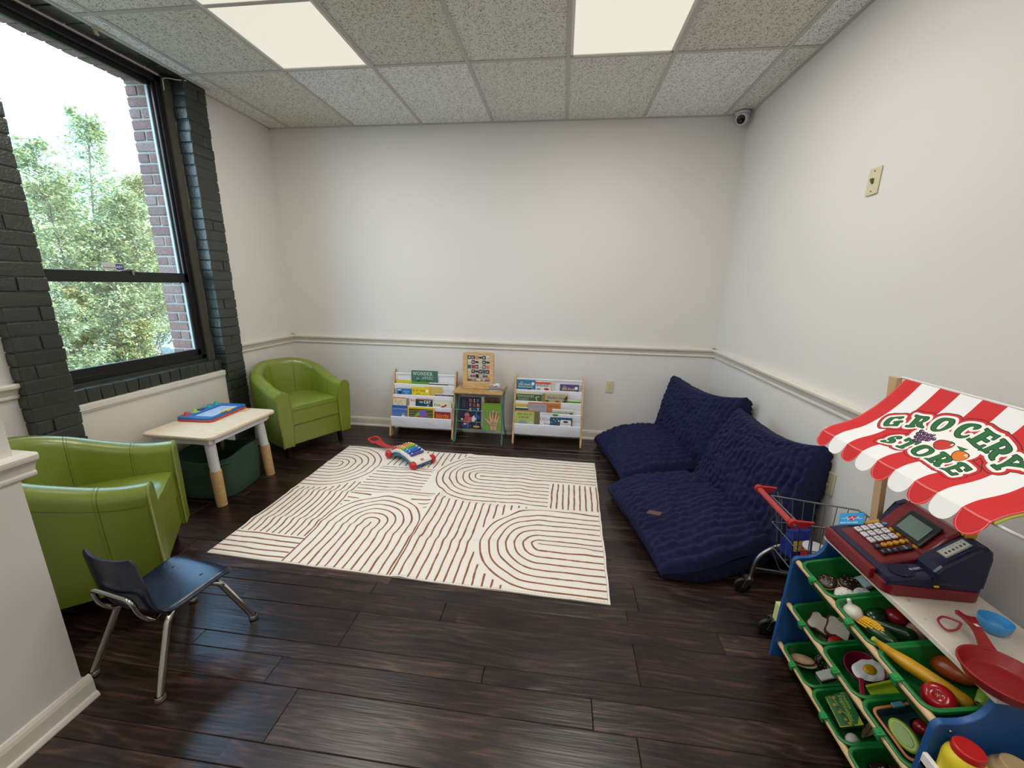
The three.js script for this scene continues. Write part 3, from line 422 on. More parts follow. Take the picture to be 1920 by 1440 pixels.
// ---------------------------------------------------------------- low table with drawing board, basket
{
  const t = thing('activity_table', 'low rectangular child table with pale wood top and white legs by the window', 'table', [0.14, 0, 1.378]);
  part('table_top', boxUV(extrude(rrect(0.487, 0.588, 0.05), 0.024, 0.009, 4, 10).rotateX(-Math.PI / 2).translate(0, 0.476, 0), 2), M_maple, t);
  const M_w = M('#d9d9de', 0.4);
  part('apron', [rspan(-0.2, 0.2, 0.435, 0.477, 0.245, 0.262, 0.006), rspan(-0.2, 0.2, 0.435, 0.477, -0.262, -0.245, 0.006), rspan(0.195, 0.212, 0.435, 0.477, -0.23, 0.23, 0.006), rspan(-0.212, -0.195, 0.435, 0.477, -0.23, 0.23, 0.006)], M_w, t);
  for (const [x, z] of [[-0.168, 0.218], [0.168, 0.218], [-0.168, -0.218], [0.168, -0.218]]) {
    const sx = Math.sign(x) * 0.014, sz = Math.sign(z) * 0.006; const leg = part('leg', [rod(V(x - sx, 0.425, z - sz), V(x, 0.235, z), 0.03, 28, 0.028), rbox(0.09, 0.045, 0.09, 0.02, x - sx, 0.448, z - sz, 4)], M_w, t);
    part('leg_sleeve', [rod(V(x, 0.245, z), V(x + sx * 0.6, 0.06, z + sz * 0.6), 0.0325, 28, 0.0315), rod(V(x + sx * 0.6, 0.06, z + sz * 0.6), V(x + sx * 0.9, 0.0, z + sz * 0.9), 0.031, 28, 0.03)], M('#f4e6d0', 0.45, { map: T_birch }), leg, 'pale wood lower sleeve');
  }
  const b = thing('drawing_board', 'blue magnetic drawing board with red base lying on the low table', 'toy', [0.03, 0.501, 1.262], 0.06);
  const bw = 0.25, bl = 0.345, lay = (s, d, y, bev) => extrude(s, d, bev, 3).rotateX(-Math.PI / 2).translate(0, y, 0);
  part('red_base', lay(rrect(bw + 0.004, bl + 0.004, 0.03), 0.014, 0, 0.004), M('#c9402f', 0.4), b); const fr = rrect(bw, bl, 0.03); fr.holes.push(rrect(0.145, 0.26, 0.008, 0.028, 0));
  part('blue_frame', lay(fr, 0.018, 0.012, 0.004), M('#1f69b4', 0.35), b);
  part('screen', box(0.147, 0.004, 0.262, 0.028, 0.02, 0), M('#ffffff', 0.35, { map: canvasTex(256, 460, (x, w, h) => { x.fillStyle = '#a9c8ee'; x.fillRect(0, 0, w, h); x.strokeStyle = 'rgba(90,90,120,.55)'; x.lineWidth = 3; for (let k = 0; k < 9; k++) { x.beginPath(); let a = rnd(40, 210), c = rnd(40, 420); x.moveTo(a, c); for (let j = 0; j < 9; j++) { a += rnd(-30, 30); c += rnd(-30, 30); x.lineTo(a, c); } x.stroke(); } }) }), b);
  for (const [z, c, r] of [[0.125, '#c8323a', 0.019], [0.055, '#b3cf3c', 0.018], [-0.07, '#25a6a0', 0.018], [-0.135, '#22b3a4', 0.02]]) { const k = part('stamp', [lathe([[0, 0.016], [r * 0.6, 0.016], [r * 0.6, 0], [r, -0.001], [r, -0.006]], 20).translate(-0.088, 0.034, z), at(rbox(0.05, 0.008, 0.042, 0.004), -0.088, 0.028, z)], M(c, 0.35), b); }
  part('eraser_slider', rbox(0.03, 0.01, 0.04, 0.004, -0.088, 0.03, 0), M('#173a86', 0.4), b);
  part('pen', [rod(V(0.112, 0.038, 0.06), V(0.112, 0.034, -0.06), 0.0065, 12, 0.005), rod(V(0.112, 0.038, 0.06), V(0.112, 0.038, 0.08), 0.005, 10, 0.0015)], M('#e8c64a', 0.4), b);
  part('pen_clip', rbox(0.03, 0.012, 0.035, 0.004, 0.108, 0.03, 0.0), M('#e0a92c', 0.4), b); part('pen_cord', tube(pts([0.112, 0.03, -0.06], [0.125, 0.02, -0.075], [0.14, 0.004, -0.07], [0.165, 0.001, -0.1], [0.17, 0.001, -0.14], [0.13, 0.01, -0.13]), 0.0016, 50, 6), M('#e08a5a', 0.5), b);
  // coiled rope basket
  const k = thing('rope_basket', 'dark green coiled rope basket standing under the low table', 'basket', [0.118, 0, 1.36], 0.12); const hw = 0.195, hd = 0.205, Hb = 0.285, n = 26, prof = [];
  for (let i = 0; i <= n * 4; i++) { const y = i / (n * 4); prof.push([0.004 * Math.abs(Math.sin(y * n * Math.PI)), y * Hb]); }
  const ringP = (u, o, y) => { const a = u * 2 * Math.PI, c = Math.cos(a), s = Math.sin(a), e = 4, r = 1 / Math.pow(Math.pow(Math.abs(c), e) + Math.pow(Math.abs(s), e), 1 / e), g = 0.9 + 0.1 * Math.pow(clamp(y / Hb), 0.5), rise = y / Hb * 0.02 * Math.sin(2 * a + 0.8) + (y > 0.2 ? (y - 0.2) * 0.25 * Math.cos(a * 2 + 1.2) : 0); return [c * r * (hw * g + o), Math.max(0.002, y + rise), s * r * (hd * g + o)]; };
  const M_rope = M('#304c3a', 0.9);
  part('basket_wall', [grid(90, n * 4, (u, v) => ringP(u, prof[Math.round(v * n * 4)][0], v * Hb), true), grid(90, n * 4, (u, v) => ringP(u, -0.01 + prof[Math.round(v * n * 4)][0], v * Hb), true), grid(90, 2, (u, v) => ringP(u, -0.01 + v * 0.012, Hb), true)], M_rope, k);
  part('basket_floor', grid(60, 6, (u, v) => { const p = ringP(u, 0, 0.004); return [p[0] * v, 0.004, p[2] * v]; }), M_rope, k);
  for (const a of [1.0, 4.1]) { const q = []; for (let i = 0; i <= 16; i++) { const f = i / 16, u = (a - 0.28 + 0.56 * f) / 6.283, p = ringP(u, 0.006 + 0.014 * Math.sin(f * Math.PI), Hb - 0.03 + 0.012 * Math.sin(f * Math.PI)); q.push(V(...p)); } part('rope_handle', tube(q, 0.007, 40, 8), M_rope, k); }
}
// ---------------------------------------------------------------- blue school chair
{
  const t = thing('school_chair', 'small navy plastic school chair with chrome legs standing on the bare floor', 'chair', [0.997, 0, 2.563], Math.atan2(0.14, -0.98));
  const M_blue = M('#0f1b33', 0.24, { bumpMap: leatherB, bumpScale: 0.0006 });
  const sheet = (f, th, nu, nv) => { const A = grid(nu, nv, f), B = A.clone(), n = A.attributes.normal, p = B.attributes.position; for (let i = 0; i < p.count; i++) p.setXYZ(i, p.getX(i) - n.getX(i) * th, p.getY(i) - n.getY(i) * th, p.getZ(i) - n.getZ(i) * th); const e = (g, i) => [g.attributes.position.getX(i), g.attributes.position.getY(i), g.attributes.position.getZ(i)]; const N = nu + 1, rim = []; for (let i = 0; i <= nu; i++) rim.push(i); for (let j = 1; j <= nv; j++) rim.push(j * N + nu); for (let i = nu - 1; i >= 0; i--) rim.push(nv * N + i); for (let j = nv - 1; j >= 0; j--) rim.push(j * N); const S = grid(rim.length - 1, 1, (u, v) => e(v < 0.5 ? A : B, rim[Math.round(u * (rim.length - 1))])); return merge(A, B, S); };
  const sp = new THREE.CatmullRomCurve3([[0.16, 0.262], [0.156, 0.279], [0.135, 0.287], [0.08, 0.284], [0.0, 0.279], [-0.06, 0.28], [-0.1, 0.287], [-0.126, 0.308], [-0.138, 0.345], [-0.147, 0.425], [-0.157, 0.524]].map(([z, y]) => V(0, y, z)), false, 'catmullrom', 0.5);
  const shell = (u, v) => { // u across, v from the front lip over the bend to the top edge
    const a = u * 2 - 1, p = sp.getPointAt(v), tg = sp.getTangentAt(v), bk = smooth(0.45, 0.62, v); let hw = mix(0.157, 0.145, smooth(0, 0.4, v)); hw = mix(hw, 0.128, bk) - 0.004 * smooth(0.8, 1, v);
    const c0 = clamp(1 - v / 0.1), c1 = clamp((v - 0.95) / 0.05); hw -= 0.045 * (1 - Math.sqrt(Math.max(0, 1 - c0 * c0))) + 0.02 * c1 * c1;
    const cup = mix(0.011, 0.02, bk) * a * a * smooth(0.02, 0.15, v), roll = -0.012 * smooth(0.9, 1, Math.abs(a)) * (1 - bk), nx = cup + roll; // lift along the surface normal
    return [a * hw - 0.006, p.y - nx * tg.z, p.z + nx * tg.y];
  };
  part('seat_shell', sheet(shell, 0.0075, 44, 80), M_blue, t);
  for (const [x, z] of [[-0.075, 0.085], [0.075, 0.085]]) part('rivet', lathe([[0, 0.003], [0.004, 0.003], [0.007, 0.001], [0.008, 0]], 14).translate(x, 0.2855, z), M('#1d2a3f', 0.3, { metalness: 0.4 }), t);
  const r = 0.0115;
  const fl = (s) => polytube(pts([s * 0.06, 0.258, 0.02], [s * 0.1, 0.256, 0.085], [s * 0.128, 0.235, 0.112], [s * 0.172, 0.014, 0.19]), r, 14, 0.035), rl = (s) => polytube(pts([s * 0.06, 0.255, -0.02], [s * 0.115, 0.256, -0.06], [s * 0.125, 0.235, -0.085], [s * 0.166, 0.014, -0.178]), r, 14, 0.035);
  for (const s of [-1, 1]) for (const [f, x, z] of [[fl, 0.172, 0.19], [rl, 0.166, -0.178]]) { const l = part('leg', f(s), M_chrome, t); part('glide', at(lathe([[0, 0], [0.0155, 0.0], [0.0175, 0.004], [0.0175, 0.014], [0.0135, 0.021]], 18), s * x, 0, z), M('#b7b0a4', 0.2, { metalness: 0.9 }), l); }
  part('back_tube', polytube(pts([-0.06, 0.256, -0.05], [-0.108, 0.258, -0.115], [-0.106, 0.31, -0.146], [-0.1, 0.384, -0.16], [0.088, 0.384, -0.16], [0.094, 0.31, -0.146], [0.096, 0.258, -0.115], [0.06, 0.256, -0.05]), 0.008, 12, 0.03), M_chrome, t);
  part('seat_frame', [rod(V(-0.11, 0.256, 0.0), V(0.11, 0.256, 0.0), 0.009), rod(V(-0.06, 0.257, 0.05), V(-0.06, 0.257, -0.05), 0.009), rod(V(0.06, 0.257, 0.05), V(0.06, 0.257, -0.05), 0.009)], M_chrome, t);
}
// ---------------------------------------------------------------- xylophone pull toy on the rug
{
  const ax = V(0.295, 0, 0.191).normalize(); const t = thing('toy_xylophone', 'rainbow keyed toy xylophone on red wheels with a red handle on the rug', 'toy', [1.283, 0.014, 0.77], Math.atan2(-ax.z, ax.x));
  const M_red = M('#c2262c', 0.35), M_ivory = M('#e9e4da', 0.4), M_teal = M('#2f7796', 0.45);
  const hw = 0.085, prof = (o) => { const p = []; for (let i = 0; i <= 30; i++) { const f = i / 30, x = mix(-0.17, 0.175, f); p.push([x, 0.05 + 0.05 * Math.sin(clamp(f * 1.02) * Math.PI) + (f < 0.5 ? 0.012 : 0) * (1 - 2 * Math.abs(f - 0.25)) + o]); } return p; };
  const up = prof(0.0), low = prof(-0.026).reverse(); part('body', extrude(shapeOf([[-0.18, 0.05], ...up, [0.185, 0.035], ...low.slice(1, -1).map(([x, y]) => [x * 0.98, y])]), hw * 2, 0.006, 3).translate(0, 0, -hw), M_ivory, t);
  part('lower_skirt', extrude(shapeOf([...prof(-0.02), [0.18, 0.014], [0.12, 0.016], ...prof(-0.058).reverse().slice(5, -5).map(([x, y]) => [x * 0.95, Math.max(0.016, y)]), [-0.12, 0.018], [-0.17, 0.016]]), hw * 2 - 0.016, 0.004, 2).translate(0, 0, -hw + 0.008), M_teal, t);
  ['#a11a2c', '#c22a30', '#d0702a', '#d89a2c', '#6fae3a', '#1f78c8', '#1a4fae', '#4b3a8e'].forEach((c, i) => {
    const f = 0.08 + i * 0.098, x = mix(-0.17, 0.175, f), y = 0.05 + 0.05 * Math.sin(f * 1.02 * Math.PI) + (f < 0.5 ? 0.012 : 0) * (1 - 2 * Math.abs(f - 0.25)), L = 0.15 - i * 0.003;
    const sl = Math.atan2(0.05 * Math.PI * Math.cos(f * Math.PI), 0.345); const k = part('key', at(deform(new THREE.CapsuleGeometry(0.0165, L - 0.03, 8, 18).rotateX(Math.PI / 2), (a, b, d) => [a, b * 0.75, d]), x, y + 0.006, 0, 0, 0, sl), M(c, 0.18, { clearcoat: 0.8 }), t);
    for (const z of [-0.045, 0.045]) part('key_stud', at(ball(0.006, 0, 0, 0, 12), x, y + 0.0175, z), M('#f4f2ee', 0.25), k);
  });
  for (const [x, z] of [[-0.165, hw + 0.014], [-0.165, -hw - 0.014], [0.17, hw + 0.014], [0.17, -hw - 0.014]]) { const s = Math.sign(z); part('wheel', at(lathe([[0, 0.022], [0.012, 0.022], [0.026, 0.012], [0.033, 0.002], [0.034, -0.014], [0.028, -0.02], [0, -0.02]], 28).rotateX(s * Math.PI / 2), x, 0.034, z), M_red, t); }
  for (const x of [-0.165, 0.17]) part('axle', rod(V(x, 0.034, -0.1), V(x, 0.034, 0.1), 0.008), M_teal, t);
  part('logo', at(box(0.022, 0.001, 0.028), 0.163, 0.0555, 0.0, 0, 0, -0.42), M('#ffffff', 0.4, { map: canvasTex(64, 64, (x) => { x.fillStyle = '#c2262c'; x.fillRect(0, 0, 64, 64); x.strokeStyle = '#fff'; x.lineWidth = 4; x.strokeRect(14, 12, 36, 26); x.beginPath(); x.moveTo(14, 50); x.lineTo(50, 50); x.stroke(); }) }), t);
  // handle reaching back onto the floor, with a finger loop
  const hc = new THREE.CatmullRomCurve3(pts([-0.165, 0.06, 0], [-0.22, 0.05, 0.004], [-0.3, 0.034, 0.012], [-0.38, 0.036, 0.02], [-0.44, 0.05, 0.026]));
  const h = part('handle', grid(14, 30, (u, v) => { const p = hc.getPointAt(v), a = u * 6.2832, w = 0.022 + 0.012 * Math.abs(2 * v - 0.9); return [p.x, p.y + 0.006 * Math.sin(a) + 0.004 * Math.cos(a) ** 2, p.z + w * Math.sign(Math.cos(a)) * Math.abs(Math.cos(a)) ** 0.6]; }, true), M_red, t);
  const lo = rrect(0.1, 0.105, 0.03); lo.holes.push(rrect(0.06, 0.065, 0.02)); part('loop', at(extrude(lo, 0.016, 0.006, 3).rotateX(-Math.PI / 2), -0.48, 0.05, 0.03, 0, 0.05, -0.2), M_red, h);
}
// ---------------------------------------------------------------- sling book racks with books
const T_cloth = dataTex(256, 256, (u, v) => 128 + 60 * tileN(u, v, 14, 3), { linear: true });
const M_sling = M('#e3e3ea', 0.8, { bumpMap: T_cloth, bumpScale: 0.004 }), M_pages = M('#ece8dc', 0.85);
function rack(label, x0, x1) {
  const t = thing('book_rack', label, 'bookrack', [(x0 + x1) / 2, 0, 0]); const w = x1 - x0, R = [0, 1, 2, 3, 4].map((i) => [0.24 - 0.04 * i, 0.193 + 0.0985 * i]);
  for (const s of [-1, 1]) {
    const p = [[-0.005, 0], [0.03, 0.0], [0.05, 0.06], [0.15, 0.06], [0.21, 0], [0.264, 0], [0.262, 0.02], [0.087, 0.615], [0.075, 0.628], [0.05, 0.63], [0.042, 0.62], [0.0, 0.03]];
    const sh = new THREE.Shape(); sh.moveTo(0.01, 0); sh.lineTo(0.05, 0); sh.quadraticCurveTo(0.13, 0.13, 0.215, 0); sh.lineTo(0.262, 0); sh.quadraticCurveTo(0.27, 0.01, 0.266, 0.03); sh.lineTo(0.094, 0.6); sh.quadraticCurveTo(0.087, 0.628, 0.07, 0.628); sh.lineTo(0.055, 0.628); sh.quadraticCurveTo(0.043, 0.628, 0.041, 0.61); sh.lineTo(0.01, 0.02); sh.closePath();
    const pn = part('side_panel', boxUV(at(extrude(sh, 0.016, 0.003, 2), s * (w / 2 - 0.008) + 0.008, 0, 0, 0, -Math.PI / 2, 0), 2), M_birch, t);
  }
  const iw = w - 0.034;
  R.forEach(([z, y], i) => { part('rod', rod(V(-iw / 2, y, z), V(iw / 2, y, z), 0.0075, 14), M_sling, t); });
  for (let i = 0; i < 4; i++) {
    const [z, y] = R[i], [z2, y2] = R[i + 1], d = i ? 0.1 : 0.105;
    const prof = [[z + 0.0078, y + 0.002], [z + 0.0075, y - 0.03], [z + 0.004, y - 0.065], [z - 0.002, y - d + 0.006], [z - 0.012, y - d], [z - 0.022, y - d + 0.004], [z - 0.027, y - d + 0.02], [z - 0.031, y - 0.02], [z2 + 0.001, y2 - 0.03], [z2 + 0.007, y2]];
    const c = new THREE.CatmullRomCurve3(prof.map(([a, b]) => V(0, b, a)), false, 'catmullrom', 0.3);
    part('sling', grid(70, 40, (u, v) => { const q = c.getPoint(v); const e = u * 2 - 1, b = Math.sin(Math.min(1, v * 1.4) * Math.PI); return [e * iw / 2, q.y + 0.004 * b * (Math.abs(e) ** 3) + 0.002 * noise(u * 8, v * 4, i) * b, q.z + 0.004 * noise(u * 7 + i * 3, v * 3, x0) * b]; }), M_sling, t);
  }
  part('stretcher', rspan(-iw / 2, iw / 2, 0.02, 0.045, 0.03, 0.045, 0.003), M_birch, t);
  return R;
}
function book(label, x0, x1, yb, yt, z, tilt, thick, draw, o = {}) {
  const w = x1 - x0, h = yt - yb, t = thing('picture_book', label, 'book', [(x0 + x1) / 2, yb, z], 0, o.group); t.rotation.set(-tilt, o.yaw || 0, o.roll || 0, 'YXZ');
  const tex = canvasTex(256, Math.round(256 * h / w), draw), m = M('#ffffff', o.rough ?? 0.38, { map: tex }); const c = 0.0016, flat = (g) => { g = clean(g); const u = g.attributes.uv; for (let i = 0; i < u.count; i++) u.setXY(i, 0.012, 0.5); return g; };
  const front = new THREE.PlaneGeometry(w, h).translate(0, h / 2, 0.00005);
  part('cover', [front, flat(box(w, h, c, 0, h / 2, -c / 2)), flat(box(w, h, c, 0, h / 2, -thick + c / 2)), flat(box(c, h, thick, -w / 2 + c / 2, h / 2, -thick / 2))], m, t);
  part('pages', box(w - 0.004, h - 0.004, thick - 2 * c, 0.001, h / 2 , -thick / 2), M_pages, t); return t;
}
const words = (x, s, px, py, size, color, font = 'bold', fam = 'sans-serif', align = 'center') => { x.fillStyle = color; x.font = `${font} ${size}px ${fam}`; x.textAlign = align; x.fillText(s, px, py); };
const fill = (c, top) => (x, w, h) => { x.fillStyle = c; x.fillRect(0, 0, w, h); if (top) { x.fillStyle = top; x.fillRect(0, 0, w, 14); } };
const draws = (...f) => (x, w, h) => f.forEach((g) => g(x, w, h));
const blobs = (cols, n, y0 = 0.3, y1 = 1, r0 = 6, r1 = 24) => (x, w, h) => { for (let i = 0; i < n; i++) { x.fillStyle = cols[i % cols.length]; x.beginPath(); x.ellipse(rnd(0, w), rnd(y0, y1) * h, rnd(r0, r1), rnd(r0, r1) * 0.7, rnd(0, 3), 0, 7); x.fill(); } };
const disc = (c, px, py, r, r2 = r, a = 0) => (x) => { x.fillStyle = c; x.beginPath(); x.ellipse(px, py, r, r2, a, 0, 7); x.fill(); };
const shelfBooks = (R, list) => { for (const [k, layer, x0, x1, yt, label, draw, drop = 0.08] of list) { const [z, y] = R[k], ti = 0.1; book(label, x0, x1, y - drop, yt, z - 0.0105 - layer * 0.009 + drop * Math.tan(ti), ti, 0.0075, draw); } };
{
  const R = rack('wooden sling book rack with white fabric pockets beside the green armchair', 0.88, 1.508);
  shelfBooks(R, [
    [3, 1, 1.059, 1.322, 0.625, 'tall dark green picture book titled WONDER standing highest in the left rack', draws(fill('#3f6e5c'), blobs(['#35604f', '#4d7c69', '#6f9a80'], 14, 0.3, 1), (x, w) => { words(x, 'WONDER', 110, 44, 42, '#d8e8d8', '', 'serif'); words(x, 'YOU', 170, 84, 40, '#c8dccb', '', 'serif'); }, disc('#1b2b2a', 70, 105, 18))],
    [3, 0, 0.91, 1.066, 0.527, 'yellow book at the left end of the top row, left rack', draws(fill('#c9c034'), blobs(['#b7ad2c', '#8fa038'], 8, 0.2, 0.8))],
    [3, 0, 1.07, 1.236, 0.518, 'bright green book in front of the tall dark green one', draws(fill('#5f9a34'), blobs(['#78b04a', '#4b8030'], 8, 0.3, 1))],
    [3, 0, 1.24, 1.426, 0.515, 'dark book with orange lettering SEVEN ORANGE in the top row', draws(fill('#3a3340', '#efe9e0'), (x) => words(x, 'SEVEN ORANGE', 128, 52, 33, '#d9863a'), blobs(['#56506a'], 6, 0.4, 1))],
    [3, 1, 1.4, 1.482, 0.505, 'pale grey thin book at the right end of the top row, left rack', draws(fill('#b9bcc2'), blobs(['#8d93a0', '#d9dbe0'], 6, 0.1, 0.8))],
    [2, 0, 0.93, 1.075, 0.452, 'blue book with pale lettering in the second row, left rack', draws(fill('#2f6fb2'), (x) => { words(x, 'BEDTIME', 165, 56, 26, '#bcd8f0'); words(x, 'BEAR', 165, 84, 24, '#9cc3e6'); }, disc('#b0332d', 200, 128, 40, 22), disc('#20304e', 52, 70, 22, 30), (x) => { x.fillStyle = '#d9dbe0'; x.fillRect(12, 14, 60, 22); })],
    [2, 1, 0.902, 0.96, 0.446, 'narrow pale lilac book edge left of the blue book', fill('#a9a2b4')],
    [2, 0, 1.078, 1.256, 0.472, 'yellow book with the lettering by Dr. Seuss in the second row', draws(fill('#e2c81f'), (x) => { words(x, 'by Dr. Seuss', 110, 58, 34, '#6a3a1c'); words(x, 'Dog Party', 172, 122, 25, '#2c2414'); x.strokeStyle = '#3a3020'; x.lineWidth = 4; x.strokeRect(78, 92, 30, 24); x.beginPath(); x.moveTo(50, 112); x.lineTo(92, 78); x.lineTo(118, 98); x.stroke(); }, disc('#eeeada', 216, 48, 22))],
    [2, 1, 1.2, 1.376, 0.48, 'tan book with brown drawing behind the yellow book', draws(fill('#cdb366'), blobs(['#8a6a3c', '#d8c583', '#6f5230'], 12, 0.35, 1, 5, 18))],
    [2, 0, 1.312, 1.487, 0.421, 'purple book with pale lettering at the right end of the second row', draws(fill('#45325a', '#e9e6e0'), (x) => { words(x, '50-Five Animals', 132, 46, 29, '#d9c6a0'); words(x, 'stories to share', 150, 74, 20, '#b9a9c0'); })],
    [1, 0, 0.902, 1.03, 0.371, 'cream book with a red strip and grey sketch in the third row', draws(fill('#ddd2b0', '#c2442c'), (x) => { x.strokeStyle = '#5d6a70'; x.lineWidth = 5; for (let i = 0; i < 26; i++) { x.beginPath(); const a = rnd(40, 200), b = rnd(50, 150); x.moveTo(a, b); x.lineTo(a + rnd(-30, 30), b + rnd(-30, 30)); x.stroke(); } })],
    [1, 1, 1.0, 1.062, 0.366, 'narrow brownish book beside the cream sketched one', draws(fill('#9a8a68'), blobs(['#7a6a4c'], 6, 0, 1))],
    [1, 1, 1.05, 1.15, 0.37, 'white book showing two red letters in the third row', draws(fill('#e3dcdc'), (x) => words(x, 'HO', 110, 84, 74, '#b3202c', 'bold', 'serif'))],
    [1, 0, 1.126, 1.292, 0.369, 'dark blue book with white lettering THE CAT in the third row', draws(fill('#163a55', '#c9752f'), (x) => { words(x, 'THE', 84, 60, 30, '#e9eef0'); words(x, 'CAT', 178, 66, 58, '#eef2f3'); words(x, 'OF', 190, 104, 28, '#e9eef0'); words(x, 'THE', 190, 140, 34, '#e9eef0'); })],
    [1, 0, 1.296, 1.476, 0.354, 'cream book with the word Fox in the third row', draws(fill('#ded9bf'), (x) => { words(x, 'Fox', 62, 66, 48, '#2a2620', 'bold', 'serif'); words(x, 'in S..x', 190, 126, 36, '#3a3024', '', 'serif'); }, disc('#a82a22', 130, 96, 26, 40, 0.4), disc('#a82a22', 168, 60, 12, 32, 0.9))],
    [0, 0, 0.902, 1.056, 0.304, 'night blue book at the left of the front row, left rack', draws((x, w, h) => { const g = x.createLinearGradient(0, 0, 0, h); g.addColorStop(0, '#2b51a0'); g.addColorStop(0.6, '#5c86c4'); g.addColorStop(1, '#8fb0d8'); x.fillStyle = g; x.fillRect(0, 0, w, h); words(x, 'I Love You to the', 128, 66, 30, '#dfe9f4', 'italic', 'serif'); }, disc('#2a4a70', 90, 196, 90, 24), disc('#c98f60', 186, 132, 17), disc('#d8d8da', 186, 178, 28, 26))],
    [0, 0, 1.058, 1.32, 0.295, 'yellow bordered book with a bright parrot in the front row', draws(fill('#e0bc1e'), (x, w, h) => { x.fillStyle = '#4a4c34'; x.fillRect(12, 14, w - 24, h); x.strokeStyle = '#8a8a58'; x.lineWidth = 6; for (let i = 0; i < 6; i++) { x.beginPath(); x.moveTo(14, 40 + i * 22); x.lineTo(240, 20 + i * 30); x.stroke(); } }, disc('#7da03a', 96, 86, 24, 50, 0.5), disc('#b83226', 118, 112, 44, 34), disc('#6a5fc0', 150, 58, 38, 30), disc('#c8503c', 186, 64, 14, 8, 0.6))],
    [0, 0, 1.322, 1.476, 0.262, 'red book with the word birds at the right of the front row', draws(fill('#a01f24', '#23306a'), (x) => words(x, 'birds', 128, 92, 84, '#e6a42c', '', 'serif'))],
    [0, 1, 1.39, 1.484, 0.285, 'white book edge peeking up behind the red book', fill('#d6d6d8')],
  ]);
}
